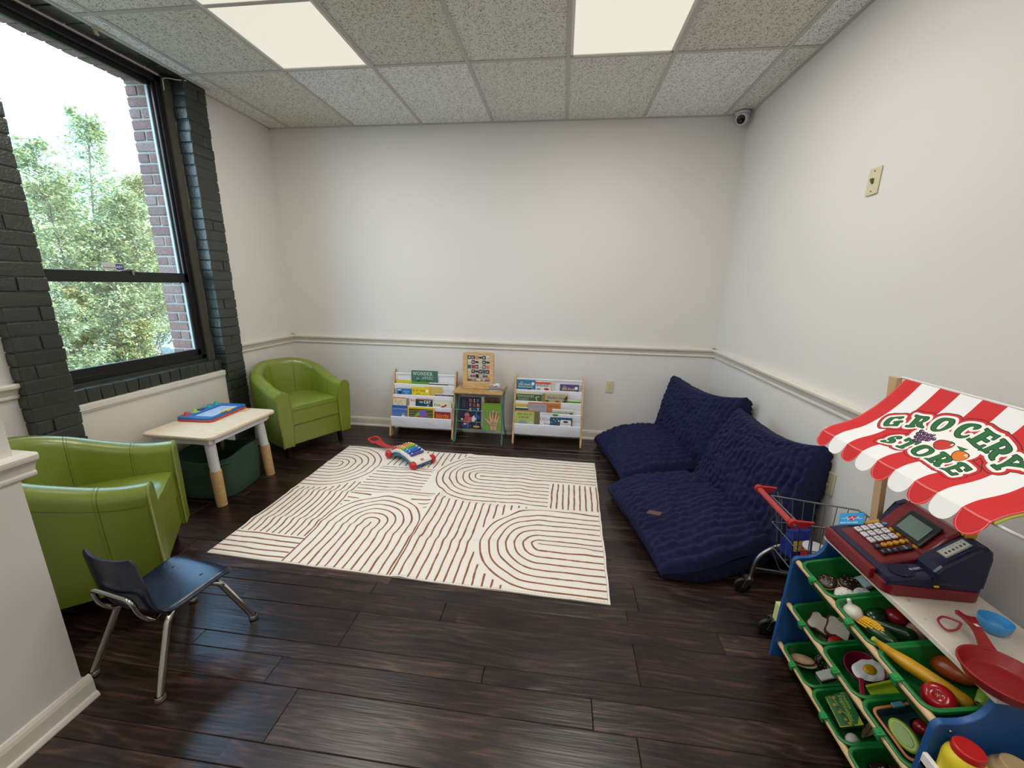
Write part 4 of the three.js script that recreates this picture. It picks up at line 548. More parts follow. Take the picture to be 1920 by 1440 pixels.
{
  const R = rack('wooden sling book rack with white fabric pockets nearest the wall outlet', 2.07, 2.71);
  const bigbook = (c, a, b, d) => draws(fill(c), (x) => { words(x, a, 62, 40, 24, '#e3cf6a'); words(x, b, 128, 74, 38, '#e3cf6a'); words(x, d, 120, 106, 28, '#e3cf6a'); }, disc('#e8e8e4', 222, 48, 22));
  shelfBooks(R, [
    [3, 0, 2.094, 2.262, 0.582, 'blue book titled The Big Book at the left of the top row, right rack', draws(bigbook('#2272a8', 'The', 'BIG Book of', 'Bedtime Stories'), disc('#1d3040', 170, 142, 26), disc('#c9b23c', 222, 140, 18))],
    [3, 0, 2.266, 2.404, 0.577, 'white book with orange strip titled BIGGIE in the top row', draws(fill('#dfdcd8'), (x, w) => { x.fillStyle = '#d1552a'; x.fillRect(0, 12, w, 34); words(x, 'BIGGIE!', 128, 92, 62, '#2f4252'); }, disc('#8f90a4', 50, 140, 40, 22), disc('#b23a3a', 190, 136, 44, 24), disc('#2a2024', 190, 140, 10))],
    [3, 1, 2.36, 2.436, 0.578, 'pale book with grey and pink scribbles behind the white orange one', draws(fill('#cdc4c2'), blobs(['#9aa0a8', '#c06a6a', '#e2e0de'], 14, 0, 1, 6, 22))],
    [3, 0, 2.492, 2.664, 0.558, 'purple book with yellow title The Big Purple Book in the top row', draws(bigbook('#54467e', 'The', 'BIG Purple', 'Book of Stories'), disc('#b04038', 196, 140, 34, 14))],
    [3, 1, 2.62, 2.69, 0.557, 'pale grey book edge right of the purple book', fill('#b9b6bc')],
    [2, 0, 2.094, 2.328, 0.473, 'dark green book with pale title DINOSAURS in the second row', draws(fill('#3c5c34', '#e0d6a4'), (x) => { words(x, 'DINOSAURS', 92, 48, 30, '#c9cdb4', '', 'serif'); words(x, 'DANCE!', 70, 78, 28, '#b9c0a4', '', 'serif'); x.strokeStyle = '#c8bfa0'; x.lineWidth = 8; x.beginPath(); x.moveTo(232, 36); x.lineTo(196, 44); x.lineTo(222, 120); x.stroke(); }, disc('#a9ab9a', 66, 130, 30, 14))],
    [2, 0, 2.336, 2.566, 0.479, 'wide olive brown book titled Mother Goose in the second row', draws(fill('#a8a38c'), (x) => { x.fillStyle = '#8a7a28'; x.fillRect(0, 0, 28, 200); x.fillStyle = '#e2d68a'; x.fillRect(0, 0, 256, 8); words(x, 'Mother Goose', 150, 60, 30, '#4a2a1a', 'bold', 'serif'); }, disc('#8a4a2a', 160, 92, 30, 14, 0.3), disc('#3a342c', 236, 64, 14, 40, 0.3), disc('#4a4a3c', 48, 84, 22, 10))],
    [2, 0, 2.524, 2.686, 0.42, 'bright green book in front, at the right of the second row', draws(fill('#4c8a2a', '#d9dc8a'), (x) => words(x, 'Tigers, not...', 150, 62, 28, '#b9d48a', '', 'serif'))],
    [1, 1, 2.092, 2.204, 0.372, 'yellow book with dark red patches at the left of the third row', draws(fill('#c9b02c'), blobs(['#8a2a1c', '#d8c24a', '#5a3a1c'], 8, 0.1, 0.5, 6, 22))],
    [1, 0, 2.208, 2.38, 0.392, 'grey lilac book with an orange top strip in the third row', draws(fill('#a09aa2', '#c8623a'), (x) => words(x, 'I Love My', 128, 66, 44, '#8a8290', '', 'serif'), blobs(['#7d5a4a'], 3, 0.75, 0.95, 10, 26))],
    [1, 1, 2.335, 2.506, 0.401, 'orange brown book behind the grey lilac one', draws(fill('#b8733c', '#e3c9a0'), (x) => words(x, 'In the Fur', 140, 70, 40, '#5c2f14', '', 'serif'), blobs(['#d8cfc0', '#8a8682'], 7, 0.55, 1, 8, 26))],
    [1, 0, 2.09, 2.206, 0.346, 'teal book with a cream page edge behind the pale green book', draws(fill('#1c5a66', '#e6e0cc'), (x, w) => { x.fillStyle = '#e6e0cc'; x.fillRect(0, 0, w, 26); }, blobs(['#24506e'], 5, 0.3, 1))],
    [1, 0, 2.43, 2.62, 0.341, 'pale green and white book titled Sheep Makes Mischief in the third row', draws(fill('#b9c4b4', '#eceae4'), (x) => words(x, 'Sheep Makes Mischief', 126, 52, 23, '#2c3a34'), disc('#242a28', 128, 112, 28, 14), disc('#343c38', 236, 50, 22, 10), disc('#e2e4de', 60, 110, 32, 20))],
    [0, 1, 2.094, 2.268, 0.319, 'pale green book titled We Are in a Book in the front row', draws(fill('#a9b862', '#c96a30'), (x) => { words(x, 'We Are in', 128, 66, 42, '#5a6a40'); words(x, 'a Book!', 118, 108, 42, '#5a6a40'); }, disc('#7f98a4', 100, 172, 52, 44), disc('#b9c0b4', 210, 180, 38))],
    [0, 1, 2.27, 2.322, 0.313, 'narrow olive brown book between the pale green and white books', draws(fill('#6f6440'), blobs(['#55502c', '#8a7e58'], 20, 0, 1, 4, 14))],
    [0, 1, 2.318, 2.492, 0.308, 'white book titled Olive Tree in the front row', draws(fill('#dcdce0'), (x) => { words(x, 'Olive', 84, 112, 66, '#6a4a5a', '', 'serif'); words(x, 'Tree', 128, 184, 66, '#6a4a5a', '', 'serif'); words(x, 'a family story', 96, 26, 17, '#8a8a90'); }, disc('#4a7a3a', 210, 26, 40, 16), disc('#b0b0a8', 40, 190, 34, 26))],
    [0, 0, 2.416, 2.617, 0.272, 'dark blue book with a white panel titled Twinkle Twinkle in front', draws(fill('#1c4a68'), (x) => { x.fillStyle = '#dfe0dc'; x.beginPath(); x.roundRect(118, 24, 124, 116, 14); x.fill(); words(x, 'Twinkle', 180, 84, 28, '#3a4a54', '', 'serif'); words(x, 'Twinkle', 180, 114, 28, '#3a4a54', '', 'serif'); for (const [a, b, r] of [[40, 26, 6], [62, 44, 5], [100, 40, 9], [20, 60, 4], [84, 18, 4]]) { x.fillStyle = '#e8ecc8'; x.beginPath(); x.arc(a, b, r, 0, 7); x.fill(); } }, disc('#2a2a2a', 180, 48, 30, 12), disc('#d9dcdc', 62, 118, 22, 20))],
  ]);
}
// ---------------------------------------------------------------- wire magazine stand with alphabet abacus
{
  const t = thing('magazine_stand', 'small side stand with straw coloured top and twisted turquoise wire legs between the racks', 'stand', [1.757, 0, 0]);
  const cork = canvasTex(512, 512, (x, w) => { x.fillStyle = '#b8935c'; x.fillRect(0, 0, w, w); for (let i = 0; i < 5000; i++) { x.save(); x.translate(rnd(0, w), rnd(0, w)); x.rotate(rnd(0, 3.14)); x.fillStyle = ['#cfae78', '#a57e48', '#8f6a3a', '#dcc08c', '#b48c54'][i % 5]; x.globalAlpha = 0.7; x.fillRect(0, 0, rnd(4, 18), rnd(2, 5)); x.restore(); } });
  part('top_board', boxUV(rspan(-0.228, 0.228, 0.482, 0.5, 0.015, 0.328, 0.005, 2), 3), M('#ffffff', 0.6, { map: cork }), t);
  const M_turq = M('#5f9a92', 0.4, { metalness: 0.3 });
  const twist = (p, r = 0.0036, off = 0.0042, pitch = 0.028) => { const c = new THREE.CatmullRomCurve3(p), L = c.getLength(), n = 150, fr = c.computeFrenetFrames(n, false); return [0, Math.PI].map((ph) => { const q = []; for (let i = 0; i <= n; i++) { const a = ph + i / n * L / pitch * 6.283, o = c.getPointAt(i / n); q.push(o.clone().addScaledVector(fr.normals[i], off * Math.cos(a)).addScaledVector(fr.binormals[i], off * Math.sin(a))); } return new THREE.TubeGeometry(new THREE.CatmullRomCurve3(q), n * 2, r, 6); }); };
  for (const s of [-1, 1]) {
    const X = (k) => s * (0.212 + k);
    part('leg', twist(pts([X(0), 0.483, 0.302], [X(0.002), 0.42, 0.28], [X(0.004), 0.33, 0.235], [X(0.006), 0.26, 0.225], [X(0.005), 0.16, 0.25], [X(0.008), 0.06, 0.278], [X(0.01), 0.02, 0.292], [X(0.012), 0.0085, 0.312], [X(0.013), 0.018, 0.33], [X(0.014), 0.045, 0.334], [X(0.013), 0.056, 0.322])), M_turq, t);
    part('leg', twist(pts([X(0), 0.483, 0.06], [X(0.002), 0.42, 0.09], [X(0.004), 0.33, 0.15], [X(0.006), 0.26, 0.165], [X(0.005), 0.16, 0.13], [X(0.008), 0.06, 0.08], [X(0.01), 0.02, 0.066], [X(0.012), 0.0085, 0.05], [X(0.013), 0.018, 0.036], [X(0.014), 0.045, 0.034])), M_turq, t);
  }
  const wire = (...p) => part('wire', p.length === 2 ? rod(V(...p[0]), V(...p[1]), 0.0028, 8) : tube(pts(...p), 0.0028, 40, 8), M_turq, t);
  wire([-0.225, 0.31, 0.262], [0.222, 0.302, 0.262]); wire([-0.215, 0.12, 0.275], [0.215, 0.12, 0.275]); wire([-0.215, 0.12, 0.12], [0.215, 0.12, 0.12]); wire([-0.215, 0.2, 0.268], [0.215, 0.196, 0.268]);
  for (const x of [-0.1, -0.02, 0.06, 0.14]) wire([x, 0.305, 0.263], [x, 0.2, 0.27], [x, 0.128, 0.278], [x, 0.118, 0.25], [x, 0.118, 0.14]);
  const g = 'books in the wire stand';
  book('navy book with colourful letters DIFFERENT in the wire stand', 1.575, 1.775, 0.126, 0.425, 0.252, 0.06, 0.012, draws(fill('#1c1f3c'), (x) => {
    const rows = ['DIF', 'FER', 'ENT'], cs = [['#e06a9a', '#e8d07a', '#5aa0d8'], ['#e070b0', '#d85a4a', '#e8a070'], ['#e8d07a', '#3a78c8', '#e8e4d8']];
    rows.forEach((r, j) => [...r].forEach((c, i) => words(x, c, 128 + i * 46, 58 + j * 56, 58, cs[j][i]))); x.fillStyle = '#8a8ea8'; for (let i = 0; i < 5; i++) x.fillRect(30, 40 + i * 18, 36, 3);
  }, disc('#d8606a', 88, 218, 30), disc('#c03848', 92, 280, 44, 56, 0.5), disc('#d8505a', 130, 262, 40, 18, -0.5), disc('#d8d8da', 172, 256, 24, 48, 0.4), disc('#28489a', 210, 232, 40, 26, 0.6), disc('#e8d8a0', 26, 272, 12), disc('#28489a', 80, 348, 60, 20), disc('#e0c060', 200, 356, 40, 12), disc('#e8e0d0', 60, 330, 20, 8)), { group: null });
  book('thick white paged book behind the navy one in the wire stand', 1.6, 1.8, 0.13, 0.43, 0.232, 0.06, 0.02, fill('#dcdad4'));
  book('reddish brown book behind the hand book in the wire stand', 1.79, 1.945, 0.128, 0.42, 0.225, 0.06, 0.012, draws(fill('#5a2a18'), blobs(['#7a3a1c', '#8a5a24', '#44200f'], 20, 0, 0.5, 8, 30)));
  book('lime green book with a large drawn hand in the wire stand', 1.79, 1.96, 0.118, 0.38, 0.252, 0.06, 0.008, draws(fill('#7aa832'), (x) => {
    x.fillStyle = '#e0a884'; x.strokeStyle = '#4a3020'; x.lineWidth = 5; x.lineCap = x.lineJoin = 'round'; x.beginPath(); x.moveTo(112, 394); x.lineTo(96, 320); x.lineTo(30, 230); x.quadraticCurveTo(24, 206, 48, 214); x.lineTo(98, 262); x.lineTo(86, 120); x.quadraticCurveTo(98, 98, 112, 120); x.lineTo(128, 220); x.lineTo(138, 92); x.quadraticCurveTo(150, 70, 164, 92); x.lineTo(164, 222); x.lineTo(192, 104); x.quadraticCurveTo(206, 90, 216, 110); x.lineTo(196, 236); x.lineTo(226, 168); x.quadraticCurveTo(240, 158, 246, 176); x.lineTo(214, 292); x.lineTo(200, 394); x.closePath(); x.fill(); x.stroke();
    words(x, 'I', 150, 262, 30, '#5a3420', '', 'serif'); words(x, 'HAVE', 150, 296, 34, '#5a3420', '', 'serif'); words(x, 'SENSES', 150, 330, 30, '#5a3420', '', 'serif');
  }));
  // abacus
  const a = thing('alphabet_abacus', 'wooden framed alphabet abacus with letter tiles and coloured beads on the wire stand', 'toy', [1.742, 0.5005, 0.2], 0.02); a.rotation.x = -0.04;
  const fr = rrect(0.288, 0.345, 0.035, 0, 0.1725); fr.holes.push(rrect(0.205, 0.252, 0.014, 0.002, 0.192)); const maple = M('#fff4e0', 0.45, { map: T_birch });
  part('frame', boxUV(extrude(fr, 0.032, 0.006, 3).translate(0, 0, -0.016), 2), maple, a); part('back_strip', rbox(0.25, 0.03, 0.05, 0.008, 0, 0.015, -0.03), maple, a);
  const letters = ' A@#-E=:-H=-K=:12O-Q3:-T=V4X', atlas = canvasTex(512, 64, (x) => { 'AHOTXEKQVYC'.split('').forEach((c, i) => { x.fillStyle = '#1d1a18'; x.fillRect(i * 46, 0, 44, 64); words(x, c, i * 46 + 22, 48, 42, '#e8e2d4'); }); });
  const tileM = M('#ffffff', 0.5, { map: atlas }), wood = M('#d9b98a', 0.5), dark = M('#1e1b19', 0.5), teal = M('#1f5a6a', 0.45), red = M('#a83a30', 0.45), pink = M('#d07a6a', 0.45), org = M('#c98a3a', 0.45), gry = M('#7c7c78', 0.5);
  const rows = [['A', 'C', org, 'd', 'E', 'w'], ['w', 'H', 'd', 'w', 'K', 'd'], [teal, red, 'O', 'w', 'Q', pink], ['w', 'T', 'd', 'V', teal, 'X']];
  rows.forEach((r, j) => {
    const y = 0.292 - j * 0.043; part('wire', rod(V(-0.104, y, 0), V(0.106, y, 0), 0.0018, 8), M_chrome, a);
    r.forEach((c, i) => {
      const x = -0.083 + i * 0.0335, tilt = c === 'd' ? 1.1 : c === 'w' ? 1.35 : rnd(-0.3, 0.15); let g = rbox(0.03, 0.034, 0.01, 0.002, 0, 0, 0, 1), m = c;
      if (typeof c === 'string') { m = c === 'w' ? wood : c === 'd' ? dark : tileM; if (m === tileM) { const q = 'AHOTXEKQVYC'.indexOf(c); g = clean(g); const p = g.attributes.position, u = g.attributes.uv; for (let k = 0; k < u.count; k++) u.setXY(k, (q * 46 + 2 + 40 * clamp(p.getX(k) / 0.03 + 0.5)) / 512, clamp(p.getY(k) / 0.034 + 0.5)); } }
      part('letter_tile', at(g, x, y, 0, tilt, 0, 0), m, a);
    });
  });
  part('wire', rod(V(-0.104, 0.12, 0), V(0.106, 0.12, 0), 0.0018, 8), M_chrome, a); part('wire', rod(V(-0.104, 0.083, 0), V(0.106, 0.083, 0), 0.0018, 8), M_chrome, a);
  const yel = M('#d8b82c', 0.35), cherry = M('#b3202e', 0.35), bl = M('#1f5a78', 0.35);
  [[-0.09, yel], [-0.066, bl], [-0.042, cherry], [0.052, bl], [0.075, cherry], [0.096, yel]].forEach(([x, m]) => part('bead', ball(0.0115, x, 0.12, 0, 16), m, a)); part('letter_tile', rbox(0.028, 0.032, 0.01, 0.002, -0.012, 0.12, 0, 1), dark, a); part('letter_tile', at(rbox(0.034, 0.032, 0.01, 0.002, 0, 0, 0, 1), 0.022, 0.12, 0, 1.3), wood, a);
  for (let i = 0; i < 10; i++) part('bead', at(lathe([[0, -0.01], [0.006, -0.01], [0.01, -0.004], [0.01, 0.004], [0.006, 0.01], [0, 0.01]], 14), -0.089 + i * 0.02, 0.083, 0, 0, 0, 1.57 + rnd(-0.1, 0.1)), M(['#6a4630', '#8a5a3c', '#b98a60', '#a06a44', '#d8c4a0', '#e2d2b4', '#9a7a5a', '#c8b090', '#a8583c', '#7a5a40'][i], 0.5), a);
  // little stack right of the abacus
  [['cream square board book at the bottom of the small stack on the wire stand', '#d9d2c4', 0.13, 0.1, 0.008, 0.2], ['grey green case in the middle of the small stack on the wire stand', '#7d8a84', 0.14, 0.12, 0.014, 0.1], ['dark framed pinkish case on top of the small stack on the wire stand', '#a58d88', 0.135, 0.115, 0.012, -0.12]].reduce((y, [l, c, w, d, h, ry], i) => {
    const s = thing('board_book', l, 'book', [1.908 + i * 0.006, y, 0.215 - i * 0.012], ry); part('cover', rbox(w, h, d, 0.003), M(c, 0.4), s).position.y = h / 2; part('pages', box(w - 0.004, h * 0.6, d - 0.002, 0.003, h / 2, 0), M_pages, s); return y + h;
  }, 0.5005);
  const cr = thing('crumpled_tissue', 'crumpled white paper lying on top of the small stack beside the abacus', 'paper', [1.905, 0.535, 0.2]); part('paper', deform(new THREE.IcosahedronGeometry(0.03, 4), (x, y, z) => { const k = 1 + 0.9 * noise(x * 60, y * 60, z * 60); return [x * k * 1.2, Math.max(0, y * k * 0.45 + 0.007), z * k]; }), M('#d8dae2', 0.7), cr);
}
// ---------------------------------------------------------------- navy fur floor loungers
{
  const M_fur = new THREE.MeshPhysicalMaterial({ color: '#090f3c', roughness: 0.9, sheen: 0.22, sheenColor: new THREE.Color('#4a5cc0'), sheenRoughness: 0.35, side: THREE.DoubleSide });
  const cr = (p, f) => { const n = p.length - 1, k = Math.min(n - 1, Math.floor(f * n)), t = f * n - k, P = (i) => p[clamp(i, 0, n)], c = (a, b, d, e) => 0.5 * (2 * b + (d - a) * t + (2 * a - 5 * b + 4 * d - e) * t * t + (3 * b - a - 3 * d + e) * t * t * t); return [0, 1, 2].map((i) => c(P(k - 1)[i], P(k)[i], P(k + 1)[i], P(k + 2)[i])); };
  // a puffed cushion: left and right edge curves (from front to back), thickness, rib count across
  const cushion = (left, right, T, ribs, ph, o = {}) => {
    const mid = (u, v) => { const a = cr(left, v), b = cr(right, v), pin = 0.045 * Math.sin(v * Math.PI) * 1.0, pu = 0.5 + (u - 0.5) * (1 - pin * (o.pinch ?? 1)); const P = [0, 1, 2].map((i) => mix(a[i], b[i], pu)), e2 = 1 - Math.pow(Math.abs(2 * u - 1), 2.2); P[1] -= (o.sag ?? 0) * e2 * smooth(0.6, 1, v); P[0] += (o.dent ?? 0) * e2 * smooth(0.4, 0, v); return P; };
    const e = 0.004, nrm = (u, v) => { const a = mid(u - e, v), b = mid(u + e, v), c = mid(u, v - e), d = mid(u, v + e), p = V(b[0] - a[0], b[1] - a[1], b[2] - a[2]), q = V(d[0] - c[0], d[1] - c[1], d[2] - c[2]); return q.cross(p).normalize(); };
    const face = (sgn) => (u, v) => {
      const m = mid(clamp(u, e, 1 - e), clamp(v, e, 1 - e)), m0 = mid(u, v), n = nrm(clamp(u, 0.02, 0.98), clamp(v, 0.02, 0.98));
      const a = Math.abs(2 * u - 1), b = Math.abs(2 * v - 1), env = Math.pow(Math.max(0, 1 - Math.pow(a, 2.8)), 0.45) * Math.pow(Math.max(0, 1 - Math.pow(b, 3)), 0.45), soft = Math.min(1, env * 2.2 + 0.1);
      const lump = 1 + 0.22 * noise(u * 3.1 + ph, v * 3.3, 2) + 0.1 * noise(u * 7, v * 6, ph + 4), th = T[0] * env * lump * (o.shape ? o.shape(u, v) : 1);
      const w = u * ribs + 0.5 * noise(u * 3 + ph, v * 4, 1) + 0.22 * noise(u * 9, v * 15, ph), fr = Math.abs(Math.sin(w * Math.PI)), cut = 0.9 + 0.7 * noise(Math.floor(w) * 3.7 + ph, v * 22, 5);
      const rib = 0.052 * smooth(0.08, 0.92, fr) * cut, fuzz = 0.008 * noise(u * 62, v * 55, ph) + 0.005 * noise(u * 140, v * 120, ph + 9), wr = 0.02 * noise(u * 5, v * 4, ph + 20);
      const k = sgn > 0 ? th + (rib + fuzz + wr) * soft : -(th * T[1]) - (rib + fuzz) * soft * 0.5;
      return [m0[0] + n.x * k, Math.max(o.floor ?? -9, m0[1] + n.y * k), m0[2] + n.z * k];
    };
    return [grid(330, 220, face(1)), grid(90, 60, face(-1))];
  };
  const lounger = (label, S, B, ph, o = {}) => {
    const t = thing('floor_lounger', label, 'bean bag', [0, 0, 0], 0, 'navy ribbed fur floor loungers');
    part('seat_cushion', cushion(S[0], S[1], [0.19, 0.6], 19, ph, { floor: 0.003, dent: 0.02, shape: (u, v) => 0.8 + 0.35 * v }), M_fur, t);
    part('back_cushion', cushion(B[0], B[1], [0.17, 0.5], 19, ph + 50, { floor: 0.01, sag: 0.06, shape: (u, v) => 1.1 - 0.25 * v }), M_fur, t);
    return t;
  };
  // near one: seat runs from the open floor towards the right wall, back leans on the wall
  const near = lounger('navy ribbed fur lounger nearest the shopping cart, in front of the other', [[[2.845, 0.06, 1.09], [3.05, 0.13, 1.06], [3.24, 0.16, 1.08], [3.46, 0.16, 1.09]], [[3.03, 0.03, 1.90], [3.22, 0.09, 1.93], [3.42, 0.13, 1.86], [3.62, 0.16, 1.77]]],
    [[[3.42, 0.15, 1.07], [3.49, 0.32, 1.04], [3.57, 0.52, 1.05], [3.64, 0.7, 1.08]], [[3.62, 0.1, 1.81], [3.69, 0.3, 1.79], [3.75, 0.52, 1.74], [3.785, 0.7, 1.7]]], 3);
  lounger('navy ribbed fur lounger in the far right corner behind the other', [[[2.83, 0.05, 0.15], [3.03, 0.13, 0.12], [3.2, 0.16, 0.11], [3.42, 0.16, 0.11]], [[2.97, 0.04, 0.93], [3.12, 0.11, 0.97], [3.28, 0.14, 0.95], [3.54, 0.16, 0.86]]],
    [[[3.4, 0.16, 0.11], [3.43, 0.34, 0.09], [3.46, 0.52, 0.09], [3.49, 0.685, 0.09]], [[3.57, 0.14, 0.9], [3.63, 0.34, 0.92], [3.7, 0.53, 0.93], [3.75, 0.73, 0.93]]], 11);
  const tg = at(rbox(0.075, 0.003, 0.036, 0.001), 0, 0, 0); const tagm = part('leather_tag', tg, M('#5a4038', 0.6), near, 'small brown leather tag'); tagm.position.set(3.03, 0.235, 1.66); tagm.rotation.set(0.12, 0.35 - Math.PI / 2 + 0.6, 0.3);
}
// ---------------------------------------------------------------- wall fittings
{
  const ivory = M('#cfc7a6', 0.4), slot = M('#2a2620', 0.6);
  const plate = (t, w = 0.072, h = 0.116) => part('cover_plate', extrude(rrect(w, h, 0.006), 0.007, 0.003, 3), ivory, t);
  const outlet = (label, pos, ry) => {
    const t = thing('wall_outlet', label, 'outlet', pos, ry); plate(t);
    for (const y of [-0.0195, 0.0195]) { const s = new THREE.Shape(); s.absarc(0, 0, 0.0165, 0.75, Math.PI - 0.75); s.absarc(0, 0, 0.0165, Math.PI + 0.75, -0.75); const f = part('socket_face', extrude(s, 0.003, 0.0006, 2).translate(0, y, 0.0065), ivory, t); part('slot', [box(0.002, 0.008, 0.001, -0.0063, y + 0.003, 0.0097), box(0.002, 0.0065, 0.001, 0.0063, y + 0.003, 0.0097), cyl(0.0026, 0.0026, 0.001, 0, 0, 0, 12).rotateX(Math.PI / 2).translate(0, y - 0.0075, 0.0097)], slot, f); }
    part('screw', cyl(0.0032, 0.0032, 0.002, 0, 0, 0, 14).rotateX(Math.PI / 2).translate(0, 0, 0.0075), M_zinc, t);
  };
  outlet('ivory wall outlet on the back wall beside the right book rack', [2.954, 0.531, 0.0005], 0);
  outlet('ivory wall outlet low on the right wall behind the shopping cart', [XR - 0.0005, 0.505, 1.698], -Math.PI / 2);
  const s = thing('switch_plate', 'ivory toggle switch plate high on the right wall', 'switch', [XR - 0.0005, 1.923, 1.547], -Math.PI / 2); plate(s);
  part('toggle', [at(rbox(0.009, 0.022, 0.012, 0.003), 0, 0.002, 0.012, 0.5), box(0.011, 0.024, 0.001, 0, 0, 0.0072)], M('#6f6650', 0.5), s); for (const y of [-0.042, 0.042]) part('screw', cyl(0.0034, 0.0034, 0.002, 0, 0, 0, 14).rotateX(Math.PI / 2).translate(0, y, 0.0075), M('#6d6654', 0.4, { metalness: 0.5 }), s);
  const c = thing('security_camera', 'small white dome security camera on the ceiling in the far right corner', 'camera', [3.772, H - 0.001, 0.075]);
  part('mount', lathe([[0, 0], [0.052, 0], [0.053, -0.012], [0.047, -0.02], [0, -0.02]], 36), M('#c9c8cc', 0.4), c);
  const eye = sub('eyeball', c, [0, -0.045, 0.004], [0.55, -0.55, 0]);
  part('dome', lathe([[0, -0.044], [0.03, -0.036], [0.044, -0.012], [0.045, 0.01], [0.038, 0.034], [0.034, 0.038], [0.031, 0.036]], 36).rotateX(Math.PI / 2), M('#d4d3d8', 0.35), eye); part('lens', lathe([[0, 0.041], [0.016, 0.04], [0.028, 0.036], [0.031, 0.032]], 32).rotateX(Math.PI / 2), M('#050507', 0.08), eye);
}
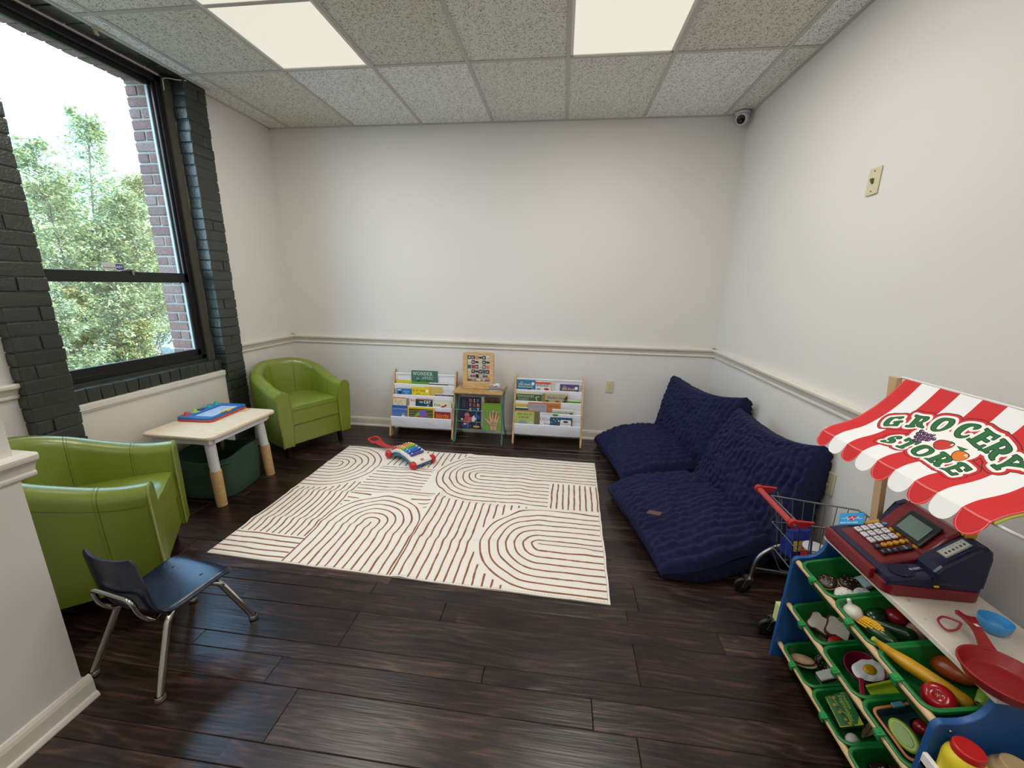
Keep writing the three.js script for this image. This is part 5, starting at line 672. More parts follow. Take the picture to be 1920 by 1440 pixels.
// ---------------------------------------------------------------- grocery market stand
const BA = 15.5 * Math.PI / 180, BY = { t: 0.452, m: 0.262, b: 0.075 }, BZ = [2.378, 2.562, 2.743];
const M_blueP = M('#1a4d88', 0.42), M_binG = M('#0f6a2e', 0.38), M_clip = M('#1c8a44', 0.35), M_whiteB = M('#e6e4e2', 0.5);
{
  const px = 3.575, pz = 2.56, t = thing('market_stand', 'blue and white toy grocery stand with red striped awning against the right wall', 'play stand', [px, 0, pz]); const L = (g) => at(g, -px, 0, -pz);
  const sh = new THREE.Shape(); sh.moveTo(3.376, 0); sh.lineTo(3.386, 0.43); sh.quadraticCurveTo(3.387, 0.458, 3.408, 0.459); sh.bezierCurveTo(3.45, 0.462, 3.484, 0.48, 3.49, 0.537); sh.lineTo(3.755, 0.537); sh.lineTo(3.755, 0.0); sh.lineTo(3.66, 0); sh.quadraticCurveTo(3.57, 0.07, 3.47, 0); sh.closePath();
  for (const z of [2.258, 2.846]) part('end_panel', L(extrude(sh, 0.016, 0.003, 3, 16).translate(0, 0, z)), M_blueP, t);
  part('counter_top', L(boxUV(rspan(3.483, 3.757, 0.538, 0.555, 2.256, 2.866, 0.003))), M('#e2dfd9', 0.45, { map: dataTex(256, 256, (u, v) => { const k = tileN(u, v, 8, 4), s = tileN(u, v, 46, 2, 5) > 0.52 ? 46 : 0; return [236 + 22 * k - s, 230 + 24 * k - s, 222 + 26 * k - s]; }) }), t);
  part('back_board', L(span(3.72, 3.732, 0.1, 0.537, 2.274, 2.846)), M_blueP, t);
  for (const k of 'tmb') for (const d of [0, 1]) { const x = 3.405 + (d ? 0.205 * Math.cos(BA) : -0.002), y = BY[k] + (d ? 0.205 * Math.sin(BA) : 0) - 0.013; part('dowel', L(boxUV(rod(V(x, y, 2.272), V(x, y, 2.848), 0.0095, 18), 3)), M_edge, t); }
  const postG = (z) => L(boxUV(deform(new THREE.BoxGeometry(0.018, 0.86, 0.032, 1, 8, 1).translate(3.65, 0.73, z), (x, y, zz) => [x - (y - 0.65) * 0.103, y, zz]), 3));
  for (const z of [2.24, 2.884]) part('post', postG(z), M_edge, t);
  // awning: sagging sheet with nine scallops, wire ends
  const prof = [[3.60, 1.167], [3.564, 1.113], [3.522, 1.063], [3.467, 1.017], [3.409, 0.991], [3.384, 0.974]], pc = new THREE.CatmullRomCurve3(prof.map(([x, y]) => V(x, y, 0)), false, 'catmullrom', 0.5), Z0 = 2.28, ZW = 0.557, VM = 0.296, VS = 0.05, VT = VM + VS;
  const art = canvasTex(2048, 1270, (x, w, h) => {
    const s = w / 9, mv = h * VM / VT; for (let i = 0; i < 9; i++) { x.fillStyle = i % 2 ? '#eeeeee' : '#cc2226'; x.fillRect(i * s, 0, s + 1, h); }
    x.strokeStyle = 'rgba(245,220,220,.8)'; x.lineWidth = 3; for (let i = 0; i < 9; i += 2) { x.beginPath(); x.moveTo(i * s, mv); x.lineTo(i * s + s, mv); x.stroke(); x.beginPath(); x.ellipse(i * s + s / 2, mv + 20, s / 2 - 8, h - mv - 30, 0, 0, Math.PI); x.stroke(); }
    x.strokeStyle = 'rgba(245,215,215,.8)'; x.beginPath(); x.moveTo(10, 0); x.lineTo(10, h); x.moveTo(w - 10, 0); x.lineTo(w - 10, h); x.stroke();
    const P = (u, v) => [u * w, v * mv];
    const glyphs = []; const put = (word, us, vs, rots, size) => [...word].forEach((c, i) => glyphs.push([c, ...P(us[i], vs[i]), rots[i], size]));
    put('GROCERY', [0.191, 0.296, 0.402, 0.508, 0.598, 0.68, 0.765], [0.5, 0.4, 0.34, 0.315, 0.335, 0.385, 0.47], [-0.42, -0.25, -0.1, 0.04, 0.17, 0.32, 0.44], 236);
    put('STORE', [0.318, 0.394, 0.484, 0.58, 0.672], [0.71, 0.675, 0.672, 0.68, 0.7], [-0.1, -0.03, 0.0, 0.04, 0.08], 212);
    const each = (f) => glyphs.forEach(([c, a, b, r, z]) => { x.save(); x.translate(a, b); x.rotate(r); x.font = `bold ${z}px serif`; x.textAlign = 'center'; x.textBaseline = 'middle'; x.lineJoin = 'round'; x.scale(1.02, 1); f(c); x.restore(); });
    const halo = (lw, col) => { each((c) => { x.strokeStyle = col; x.lineWidth = lw; x.strokeText(c, 0, 0); }); x.fillStyle = col; x.beginPath(); x.ellipse(...P(0.5, 0.53), 300 + lw / 2, 130 + lw / 2, 0, 0, 7); x.fill(); };
    halo(132, '#3a1416'); halo(118, '#c8262a'); halo(72, '#f4f2ee'); each((c) => { x.strokeStyle = '#12301c'; x.lineWidth = 22; x.strokeText(c, 0, 0); }); each((c) => { x.strokeStyle = '#1f6a36'; x.lineWidth = 7; x.strokeText(c, 0, 0); x.fillStyle = '#1f6a36'; x.fillText(c, 0, 0); });
    const dot = (u, v, r, c, r2 = r, a = 0) => { x.fillStyle = c; x.strokeStyle = '#2a1414'; x.lineWidth = 7; x.beginPath(); x.ellipse(...P(u, v), r, r2, a, 0, 7); x.fill(); x.stroke(); };
    for (const [i, n] of [[0, 4], [1, 5], [2, 4], [3, 2]]) for (let k = 0; k < n; k++) { dot(0.378 + k * 0.021 - n * 0.004 + i * 0.006, 0.485 + i * 0.035, 22, '#5b2a6a', 18); x.fillStyle = '#e8dcec'; x.beginPath(); x.arc(...P(0.381 + k * 0.021 - n * 0.004 + i * 0.006, 0.478 + i * 0.035), 5, 0, 7); x.fill(); }
    dot(0.508, 0.525, 84, '#c8342c', 66); x.fillStyle = '#2f6a2c'; x.beginPath(); x.ellipse(...P(0.515, 0.47), 20, 12, 0.4, 0, 7); x.fill(); dot(0.61, 0.56, 70, '#e07a22', 58, 0.5); x.fillStyle = '#f6ece0'; for (const [u, v, r] of [[0.535, 0.5, 13], [0.62, 0.53, 13], [0.632, 0.545, 8]]) { x.beginPath(); x.arc(...P(u, v), r, 0, 7); x.fill(); } x.fillStyle = '#2f6a2c'; x.beginPath(); x.moveTo(...P(0.555, 0.5)); x.lineTo(...P(0.6, 0.47)); x.lineTo(...P(0.59, 0.52)); x.fill();
  });
  const M_awn = M('#ffffff', 0.75, { map: art, bumpMap: T_cloth, bumpScale: 0.0008 });
  const sheetP = (u, v) => { // v in metres down the cloth
    const f = clamp(v / VM), p = pc.getPointAt(f), q = Math.max(0, v - VM), sc = u * 9 % 1, sag = -0.004 * Math.sin(f * Math.PI) * Math.sin(u * 9 * Math.PI * 1) ** 2;
    return [p.x - q * 0.42, p.y + sag - q * 0.9 - 0.002 * Math.sin(sc * Math.PI), Z0 + u * ZW];
  };
  const aw = sub('awning', t, [-px, 0, -pz]);
  const sheet = (f) => { const a = f(0), b = f(-0.0016); return merge(a, b); };
  part('awning_cloth', sheet((o) => { const g = grid(90, 40, (u, v) => { const p = sheetP(u, v * VM); return [p[0] + o, p[1] + o, p[2]]; }); const a = g.attributes.uv; for (let i = 0; i < a.count; i++) a.setY(i, 1 - a.getY(i) * VM / VT); return g; }), M_awn, aw);
  for (let k = 0; k < 9; k++) part('scallop', sheet((o) => { const g = grid(16, 10, (a, b) => { const e = 2 * a - 1, len = b * (0.016 + (VS - 0.018) * Math.sqrt(Math.max(0, 1 - Math.pow(Math.abs(e), 2.6)))); const p = sheetP((k + a) / 9, VM + len); return [p[0] + o, p[1] + o, p[2]]; }); const uu = g.attributes.uv, pp = g.attributes.position; for (let i = 0; i < uu.count; i++) { const e = 2 * uu.getX(i) - 1, len = uu.getY(i) * (0.016 + (VS - 0.018) * Math.sqrt(Math.max(0, 1 - Math.pow(Math.abs(e), 2.6)))); uu.setXY(i, (k + uu.getX(i)) / 9, 1 - (VM + len) / VT); } return g; }), M_awn, aw);
  const M_rod = M('#dcdcdc', 0.35);
  part('awning_rod', polytube(pts([3.60, 1.164, 2.26], [3.6, 1.164, 2.884], [3.597, 1.15, 2.884]), 0.004, 8, 0.006), M_rod, aw); part('awning_rod', polytube(pts([3.625, 0.87, 2.262], [3.40, 0.978, 2.262], [3.394, 0.968, 2.285], [3.394, 0.968, 2.83], [3.402, 0.965, 2.856], [3.62, 0.87, 2.876]), 0.004, 8, 0.012), M_rod, aw);
  part('lining_edge', tube(Array.from({ length: 12 }, (_, i) => { const p = sheetP(1, VM * i / 11); return V(p[0] + 0.003, p[1] - 0.004, p[2] + 0.001); }), 0.003, 30, 6), M('#b9b03a', 0.6), aw);
  // outer trays on both ends
  for (const [z0, z1] of [[2.862, 2.968], [2.15, 2.258]]) {
    const o = z0 > 2.5 ? z1 : z0; if (z0 > 2.5) part('side_tray', [L(rspan(3.379, 3.74, 0.332, 0.345, z0, z1, 0.002)), L(rspan(3.379, 3.39, 0.332, 0.368, z0, z1, 0.002)), L(rspan(3.379, 3.74, 0.332, 0.36, o - 0.006, o + 0.006, 0.002)), L(rspan(3.729, 3.74, 0.32, 0.362, z0, z1, 0.002))], M_whiteB, t);
    else part('side_tray', [L(rspan(3.42, 3.74, 0.12, 0.132, 2.2, 2.258, 0.002)), L(rspan(3.42, 3.74, 0.12, 0.15, 2.196, 2.206, 0.002))], M_whiteB, t);
  }
  part('screw', L(ball(0.004, 3.42, 0.44, 2.8625, 10)), M_zinc, t);
}
// the nine green bins: moulded trays hooked on the dowels
const binQ = new THREE.Quaternion().setFromAxisAngle(V(0, 0, 1), BA);
{
  const rr = (hx, hz, r, n = 8) => { const p = []; for (const [sx, sz, a0] of [[1, 1, 0], [-1, 1, 1], [-1, -1, 2], [1, -1, 3]]) for (let i = 0; i <= n; i++) { const a = (a0 + i / n) * Math.PI / 2; p.push([sx * (hx - r) + r * Math.cos(a), sz * (hz - r) + r * Math.sin(a)]); } p.push(p[0]); return p; };
  const rings = [[0.114, 0.0895, 0.03, -0.008], [0.115, 0.0905, 0.03, 0], [0.1145, 0.09, 0.03, 0.0025], [0.107, 0.0825, 0.026, 0.003], [0.104, 0.0795, 0.024, 0.0], [0.099, 0.074, 0.022, -0.045], [0.094, 0.069, 0.02, -0.074], [0.088, 0.063, 0.016, -0.079], [0.01, 0.01, 0.005, -0.08]];
  const outs = [[0.114, 0.0895, 0.03, -0.008], [0.107, 0.082, 0.026, -0.006], [0.097, 0.072, 0.022, -0.08], [0.01, 0.01, 0.005, -0.083]];
  const loft = (R) => { const c = R.map(([hx, hz, r, y]) => rr(hx, hz, r).map(([x, z]) => [x + 0.105, y, z])); const n = c[0].length - 1, m = R.length - 1; return grid(n, m, (u, v) => c[Math.round(v * m)][Math.round(u * n)], true); };
  const names = { t: 'top', m: 'middle', b: 'bottom' }, seat = ['nearest the shopping cart', 'between the other two of its row', 'nearest the mustard jar end'];
  const what = { t1: 'holding chocolate cookies', t2: 'holding garlic, corn and green vegetables', t3: 'holding a banana and a red apple', m1: 'holding a bread slice sandwich', m2: 'holding a magenta pan with a fried egg', m3: 'holding a little container and a melon slice', b1: 'holding a bun and a cake slice', b2: 'holding a green seed packet and an egg', b3: 'with dark packets, lowest and nearest the viewer' };
  let first; for (const k of 'tmb') for (let i = 0; i < 3; i++) {
    const label = `green bin of the ${names[k]} row ${what[k + (i + 1)]}`; let b;
    if (!first) {
      b = first = thing('storage_bin', label, 'bin', [0, 0, 0], 0, 'green bins on the grocery stand'); part('tray', loft(rings), M_binG, b); part('outer_wall', loft(outs), M_binG, b);
      part('clip', [rbox(0.02, 0.008, 0.022, 0.003, -0.012, 0.003, 0), at(rbox(0.006, 0.02, 0.018, 0.002), -0.021, -0.006, 0), at(rbox(0.012, 0.006, 0.012, 0.002), -0.016, 0.006, 0)], M_clip, b);
    } else { b = first.clone(); b.name = numbered('storage_bin'); scene.add(b); b.userData = { ...first.userData, label }; }
    b.position.set(3.405, BY[k], BZ[i]); b.quaternion.copy(binQ);
  }
}
// ---------------------------------------------------------------- toy cash register on the counter
{
  const px = 3.6, pz = 2.41, t = thing('toy_register', 'navy and red toy cash register with keypad and screen on the white counter', 'cash register', [px, 0.555, pz]); const L = (g) => at(g, -px, -0.555, -pz);
  const navy = M('#0c1138', 0.34, { clearcoat: 0.2, clearcoatRoughness: 0.1, specularIntensity: 0.7 }), redM = M('#74101c', 0.34, { clearcoat: 0.25, clearcoatRoughness: 0.1, specularIntensity: 0.7 }), yel = M('#d9ac2c', 0.35), blk = M('#101014', 0.3);
  const side = (p, z0, z1, b = 0.006) => L(extrude(shapeOf(p), z1 - z0, b, 3).translate(0, 0, z0));
  part('base', L(extrude(rrect(0.262, 0.3, 0.035, 0, 0), 0.036, 0.005, 3).rotateX(-Math.PI / 2).translate(3.6, 0.5555, 2.41)), redM, t);
  part('drawer_front', L(rspan(3.46, 3.478, 0.568, 0.606, 2.285, 2.505, 0.005)), redM, t, 'dark red drawer front');
  part('body', side([[3.472, 0.58], [3.725, 0.58], [3.728, 0.655], [3.7, 0.662], [3.6, 0.632], [3.5, 0.612], [3.478, 0.606]], 2.27, 2.556, 0.014), navy, t);
  part('coin_tray', L(rspan(3.66, 3.7, 0.655, 0.664, 2.274, 2.282, 0.002)), M('#0f1538', 0.4), t);
  part('keypad_panel', side([[3.494, 0.6], [3.499, 0.613], [3.612, 0.652], [3.66, 0.718], [3.688, 0.74], [3.715, 0.732], [3.72, 0.64]], 2.3, 2.49, 0.008), redM, t);
  part('card_hump', side([[3.63, 0.64], [3.645, 0.68], [3.668, 0.722], [3.695, 0.735], [3.722, 0.72], [3.725, 0.62]], 2.272, 2.325, 0.008), navy, t); part('card_slot', L(at(rbox(0.05, 0.003, 0.004, 0.001), 3.682, 0.731, 2.298, 0, 0, 0.35)), blk, t); part('slot_mark', L(at(box(0.006, 0.001, 0.018), 3.704, 0.7355, 2.3)), M('#c9c9cc', 0.5), t);
  const sc = sub('screen', t, [3.642 - px, 0.6965 - 0.555, 2.408 - pz], [0, 0, 0.94]);
  part('bezel', rbox(0.088, 0.01, 0.112, 0.005, 0, 0.004, 0), blk, sc); part('display', rbox(0.056, 0.003, 0.084, 0.002, -0.002, 0.0098, 0), M('#6f8278', 0.15), sc);
  // keys on the sloped pad: rows run towards the screen
  const kp = sub('keys', t, [3.499 - px, 0.6135 - 0.555, 2.308 - pz], [0, 0, 0.333]);
  const kc = document.createElement('canvas'); kc.width = kc.height = 512; const kx = kc.getContext('2d'), keyCell = {}; let cells = 0; const keyMat = M('#ffffff', 0.35, { map: Object.assign(new THREE.CanvasTexture(kc), { colorSpace: THREE.SRGBColorSpace }) }); const key = (lx, lz, w, d, c, txt, tc, round) => {
    let cell = keyCell[c + txt]; if (cell === undefined) { cell = keyCell[c + txt] = cells++; const ox = cell % 8 * 64, oy = Math.floor(cell / 8) * 64; kx.fillStyle = c; kx.fillRect(ox, oy, 64, 64); words(kx, txt, ox + 32, oy + 32 + (txt.length > 2 ? 7 : 12), txt.length > 3 ? 17 : txt.length > 1 ? 22 : 34, tc); } const g = round ? cyl(w / 2, w / 2 * 1.1, 0.006, 0, 0, 0, 20) : rbox(w, 0.007, d, 0.003, 0, 0, 0, 2);
    const cg = clean(g), p = cg.attributes.position, u = cg.attributes.uv; for (let i = 0; i < u.count; i++) u.setXY(i, (cell % 8 + clamp(p.getZ(i) / d + 0.5, 0.04, 0.96)) / 8, 1 - (Math.floor(cell / 8) + 1 - clamp(p.getX(i) / w + 0.5, 0.04, 0.96)) / 8); part('key', cg.translate(lx, 0.005, lz), keyMat, kp);
  };
  const W = '#d8d8de', Y = '#d9a92e', N = '#161a2c';
  [['0', '1', '4', '7'], ['.', '2', '5', '8'], ['=', '3', '6', '9']].forEach((r, j) => r.forEach((c, i) => key(0.04 + i * 0.0215, 0.02 + j * 0.03, 0.0175, 0.0245, W, c, '#20242c')));
  key(0.124, 0.018, 0.014, 0.014, '#3f93a2', '', '#fff', true); key(0.124, 0.05, 0.015, 0.015, Y, '+', '#7a4a10', true); key(0.124, 0.08, 0.015, 0.015, Y, '-', '#7a4a10', true);
  key(0.036, 0.113, 0.017, 0.022, N, 'C', '#c9c9d2'); ['%', 'x', '+', '-', '='].forEach((c, i) => key(0.056 + i * 0.0175, 0.111, 0.0145, 0.0145, Y, c, '#7a4a10', true));
  ['on', 'M', 'T'].forEach((c, i) => key(0.034 + i * 0.0165, 0.14, 0.0145, 0.021, N, c, '#c9c9d2')); key(0.096, 0.14, 0.036, 0.021, N, 'ENTER', '#c9c9d2'); key(0.126, 0.141, 0.0155, 0.0155, Y, '=', '#7a4a10', true);
  // printer side
  part('printer_hood', side([[3.585, 0.618], [3.59, 0.643], [3.605, 0.664], [3.635, 0.69], [3.67, 0.72], [3.69, 0.733], [3.708, 0.735], [3.722, 0.724], [3.728, 0.7], [3.729, 0.6], [3.6, 0.6]], 2.482, 2.558, 0.013), navy, t);
  part('receipt_window', L(at(rbox(0.075, 0.004, 0.032, 0.0015), 3.652, 0.7065, 2.52, 0, 0, 0.71)), M('#ffffff', 0.2, { map: canvasTex(256, 96, (x, w, h) => { x.fillStyle = '#bfc4ba'; x.fillRect(0, 0, w, h); x.strokeStyle = '#4a4e4a'; x.lineWidth = 4; x.strokeRect(4, 4, w - 8, h - 8); for (let i = 0; i < 6; i++) { x.fillStyle = ['#7a3040', '#5a3a60', '#4a3a5a', '#8a5a30'][i % 4]; x.beginPath(); x.ellipse(40 + i * 36, 56, 11, 13, 0.4, 0, 7); x.fill(); x.fillStyle = '#5a6058'; x.fillRect(34 + i * 36, 20, 14, 5); } }) }), t);
  part('paper_holder', [L(rspan(3.69, 3.72, 0.73, 0.768, 2.476, 2.484, 0.002)), L(rspan(3.69, 3.72, 0.73, 0.768, 2.494, 2.502, 0.002)), L(rspan(3.69, 3.72, 0.73, 0.737, 2.476, 2.5, 0.002)), L(rspan(3.69, 3.694, 0.73, 0.752, 2.476, 2.5, 0.0015))], yel, t);
  part('hood_gap', L(rspan(3.585, 3.592, 0.59, 0.63, 2.548, 2.5565, 0.002)), blk, t);
  part('speaker_grille', L(at(cyl(0.03, 0.03, 0.002, 0, 0, 0, 28), 3.53, 0.6195, 2.52, 0, 0, 0.2)), M('#10163c', 0.6, { bumpMap: canvasTex(128, 128, (x) => { x.fillStyle = '#fff'; x.fillRect(0, 0, 128, 128); x.fillStyle = '#000'; for (let i = 0; i < 9; i++) for (let j = 0; j < 9; j++) { x.beginPath(); x.arc(8 + i * 14, 8 + j * 14, 4, 0, 7); x.fill(); } }, { linear: true }), bumpScale: 0.002 }), t);
  part('emblem', L(at(box(0.036, 0.0008, 0.014), 3.566, 0.6275, 2.52, 0, 0.1, 0.2)), M('#ffffff', 0.4, { map: canvasTex(128, 48, (x) => { x.fillStyle = '#141b48'; x.fillRect(0, 0, 128, 48); x.fillStyle = '#c9cbd6'; x.beginPath(); x.arc(22, 24, 15, 0, 7); x.fill(); x.fillStyle = '#141b48'; x.beginPath(); x.arc(26, 24, 6, 0, 7); x.fill(); x.fillStyle = '#c9cbd6'; x.fillRect(44, 12, 74, 8); x.fillRect(44, 28, 60, 7); }) }), t);
  part('side_button', L(rbox(0.014, 0.007, 0.004, 0.002, 3.6, 0.6, 2.558)), yel, t);
  part('yellow_label', L(at(box(0.055, 0.001, 0.03), 3.612, 0.6375, 2.288, 0, 0.05, 0.29)), M('#ffffff', 0.5, { map: canvasTex(128, 64, (x) => { x.fillStyle = '#cfa12e'; x.fillRect(0, 0, 128, 64); words(x, 'Credit Card', 64, 38, 21, '#4a2a0a'); }) }), t);
  const hc = thing('play_card', 'light blue play card with red heart and HEALTH lettering on the toy register', 'card', [3.548, 0.637, 2.272]); hc.rotation.set(0, -0.75, 0); hc.quaternion.premultiply(new THREE.Quaternion().setFromAxisAngle(V(0, 0, 1), 0.8));
  const cs = canvasTex(256, 170, (x, w, h) => {
    x.fillStyle = '#2596d4'; x.fillRect(0, 0, w, h); x.fillStyle = '#b8242e'; x.beginPath(); x.moveTo(140, 124); x.bezierCurveTo(70, 70, 90, 20, 140, 48); x.bezierCurveTo(190, 20, 210, 70, 140, 124); x.fill(); x.strokeStyle = '#f2f6f8'; x.lineWidth = 5; x.beginPath(); x.moveTo(20, 78); x.lineTo(66, 78); x.lineTo(78, 54); x.lineTo(92, 100); x.lineTo(106, 78); x.lineTo(126, 78); x.lineTo(140, 56); x.lineTo(154, 104); x.lineTo(168, 78); x.lineTo(190, 78); x.lineTo(202, 60); x.lineTo(214, 90); x.lineTo(250, 84); x.stroke(); words(x, 'HEALTH CARE', 108, 156, 30, '#e4f0f6');
  });
  part('card', extrude(rrect(0.078, 0.052, 0.006), 0.0014, 0).rotateX(-Math.PI / 2), M('#2596d4', 0.35), hc); const face = new THREE.PlaneGeometry(0.074, 0.048).rotateX(-Math.PI / 2).translate(0, 0.0017, 0); part('card_face', face, M('#ffffff', 0.35, { map: cs }), hc);
}
// ---------------------------------------------------------------- pan, bowl and jars
{
  const M_redP = M('#8e1018', 0.38);
  const p = thing('toy_pan', 'red toy frying pan with a loop on its handle overhanging the white counter', 'pan', [3.522, 0.5555, 2.832], 0); const pb = 0.82;
  part('pan_body', lathe([[0, 0], [0.068, 0], [0.078, 0.006], [0.0925, 0.03], [0.0945, 0.032], [0.0955, 0.03], [0.096, 0.0335], [0.0935, 0.036], [0.09, 0.034], [0.075, 0.011], [0.066, 0.006], [0, 0.006]], 56).scale(pb, 1, pb), M_redP, p);
  const hd = V(0.36, 0, -0.93).normalize(), ang = Math.atan2(hd.x, hd.z);
  const h = part('handle', at(deform(new THREE.BoxGeometry(0.03, 0.007, 0.115, 6, 2, 20), (x, y, z) => { const f = (z + 0.0575) / 0.115; return [x * (1.1 - 0.5 * Math.sin(f * Math.PI) + 0.15 * f), y + 0.012 * Math.sin(f * 2.6) + (Math.abs(x) > 0.012 ? 0.002 : 0), z]; }), hd.x * 0.13, 0.03, hd.z * 0.13, 0, ang, 0), M_redP, p);
  part('tip', at(rbox(0.012, 0.006, 0.03, 0.003), hd.x * 0.192 - 0.004, 0.035, hd.z * 0.192, 0, ang + 0.5), M_redP, h); part('loop', tube(pts([0.04, 0.03, -0.155], [0.02, 0.026, -0.175], [0.004, 0.016, -0.17], [0.008, 0.008, -0.15], [0.026, 0.014, -0.145], [0.038, 0.026, -0.15]), 0.0028, 50, 8, true), M_redP, h); part('price_sticker', at(box(0.009, 0.0006, 0.009), hd.x * 0.14 + 0.003, 0.0475, hd.z * 0.14), M('#dcd6d4', 0.5), h);
  const b = thing('toy_bowl', 'small light blue plastic bowl standing on the white counter beside the pan', 'bowl', [3.66, 0.5555, 2.662]); part('bowl_body', lathe([[0, 0], [0.022, 0], [0.034, 0.008], [0.044, 0.026], [0.047, 0.046], [0.0465, 0.048], [0.0445, 0.047], [0.0405, 0.026], [0.031, 0.01], [0.02, 0.004], [0, 0.004]], 48).scale(0.72, 0.8, 0.72), M('#3f94cf', 0.35), b);
  const m = thing('mustard_jar', 'yellow DELI Mustard jar with red lid in the near end tray', 'jar', [3.423, 0.3455, 2.903], 0); m.scale.set(0.9, 1, 0.9);
  part('jar_body', lathe([[0, 0], [0.034, 0], [0.04, 0.006], [0.041, 0.06], [0.038, 0.074], [0.03, 0.082], [0.028, 0.086], [0, 0.086]], 44), M('#d8c428', 0.35), m); part('lid', lathe([[0.03, 0], [0.031, 0.002], [0.031, 0.014], [0.028, 0.018], [0.025, 0.0165], [0, 0.0165]], 40).translate(0, 0.085, 0), M('#b41e1c', 0.32), m);
  const lab = canvasTex(320, 200, (x, w, h) => { x.fillStyle = '#d8c428'; x.fillRect(0, 0, w, h); x.fillStyle = '#2a2410'; for (let i = 0; i < 16; i++) for (let j = 0; j < 2; j++) if ((i + j) % 2) x.fillRect(40 + i * 15, 8 + j * 11, 15, 11); x.fillStyle = '#a02820'; x.beginPath(); x.moveTo(10, 52); x.lineTo(310, 52); x.lineTo(296, 72); x.lineTo(310, 92); x.lineTo(10, 92); x.lineTo(24, 72); x.fill(); words(x, 'DELI', 160, 86, 38, '#f2e2b0'); x.fillStyle = '#efe2c4'; x.strokeStyle = '#2a1a10'; x.lineWidth = 4; x.beginPath(); x.ellipse(160, 140, 138, 48, 0, 0, 7); x.fill(); x.stroke(); words(x, 'Mustard', 160, 142, 54, '#2a1a10'); x.fillStyle = '#a02820'; x.beginPath(); x.ellipse(160, 166, 70, 13, 0, 0, 7); x.fill(); });
  const lg = new THREE.CylinderGeometry(0.0413, 0.0413, 0.052, 40, 1, true, -0.95, 1.5).translate(0, 0.034, 0); part('label', lg, M('#ffffff', 0.4, { map: lab }), m);
  const j = thing('spread_jar', 'beige plastic jar with a white bird label next to the mustard jar', 'jar', [3.515, 0.3455, 2.914], 0);
  part('jar_body', lathe([[0, 0], [0.038, 0], [0.044, 0.006], [0.045, 0.05], [0.036, 0.066], [0.029, 0.07], [0.0285, 0.082], [0.024, 0.084], [0.022, 0.081], [0, 0.081]], 44), M('#b49c74', 0.5), j);
  part('label', new THREE.CylinderGeometry(0.0454, 0.0454, 0.04, 40, 1, true, -0.85, 1.3).translate(0, 0.03, 0), M('#ffffff', 0.5, { map: canvasTex(200, 140, (x, w, h) => { x.fillStyle = '#b49c74'; x.fillRect(0, 0, w, h); x.fillStyle = '#cfd4d2'; x.strokeStyle = '#34444c'; x.lineWidth = 6; x.beginPath(); x.ellipse(100, 74, 88, 60, 0, 0, 7); x.fill(); x.stroke(); x.fillStyle = '#a83a34'; x.beginPath(); x.ellipse(70, 60, 26, 9, 0.5, 0, 7); x.fill(); }) }), j);
  const bag = thing('paper_pouch', 'crumpled beige pouch standing beside the beige jar', 'bag', [3.61, 0.3455, 2.915], 0.3); part('pouch', deform(new THREE.BoxGeometry(0.07, 0.095, 0.06, 10, 12, 8), (x, y, z) => { const f = (y + 0.0475) / 0.095, k = 1 - 0.65 * f * Math.abs(Math.sign(z)) ; return [x * (1 + 0.12 * f) + 0.006 * noise(y * 40, z * 30, 2), y + 0.0475 + 0.006 * noise(x * 40, z * 40, 3) * f, z * (1 - 0.7 * f) + 0.007 * noise(x * 40, y * 40, 1)]; }), M('#a89478', 0.75), bag);
  const yb = thing('toy_carton', 'pale yellow little carton peeking out past the far blue end panel', 'box', [3.44, 0.1325, 2.232], 0.1); part('carton', rbox(0.1, 0.075, 0.04, 0.003, -0.0, 0.0375, 0), M('#c9cf86', 0.5), yb); part('flap', at(box(0.1, 0.001, 0.04), 0, 0.0765, 0), M('#d9dca0', 0.5), yb);
}
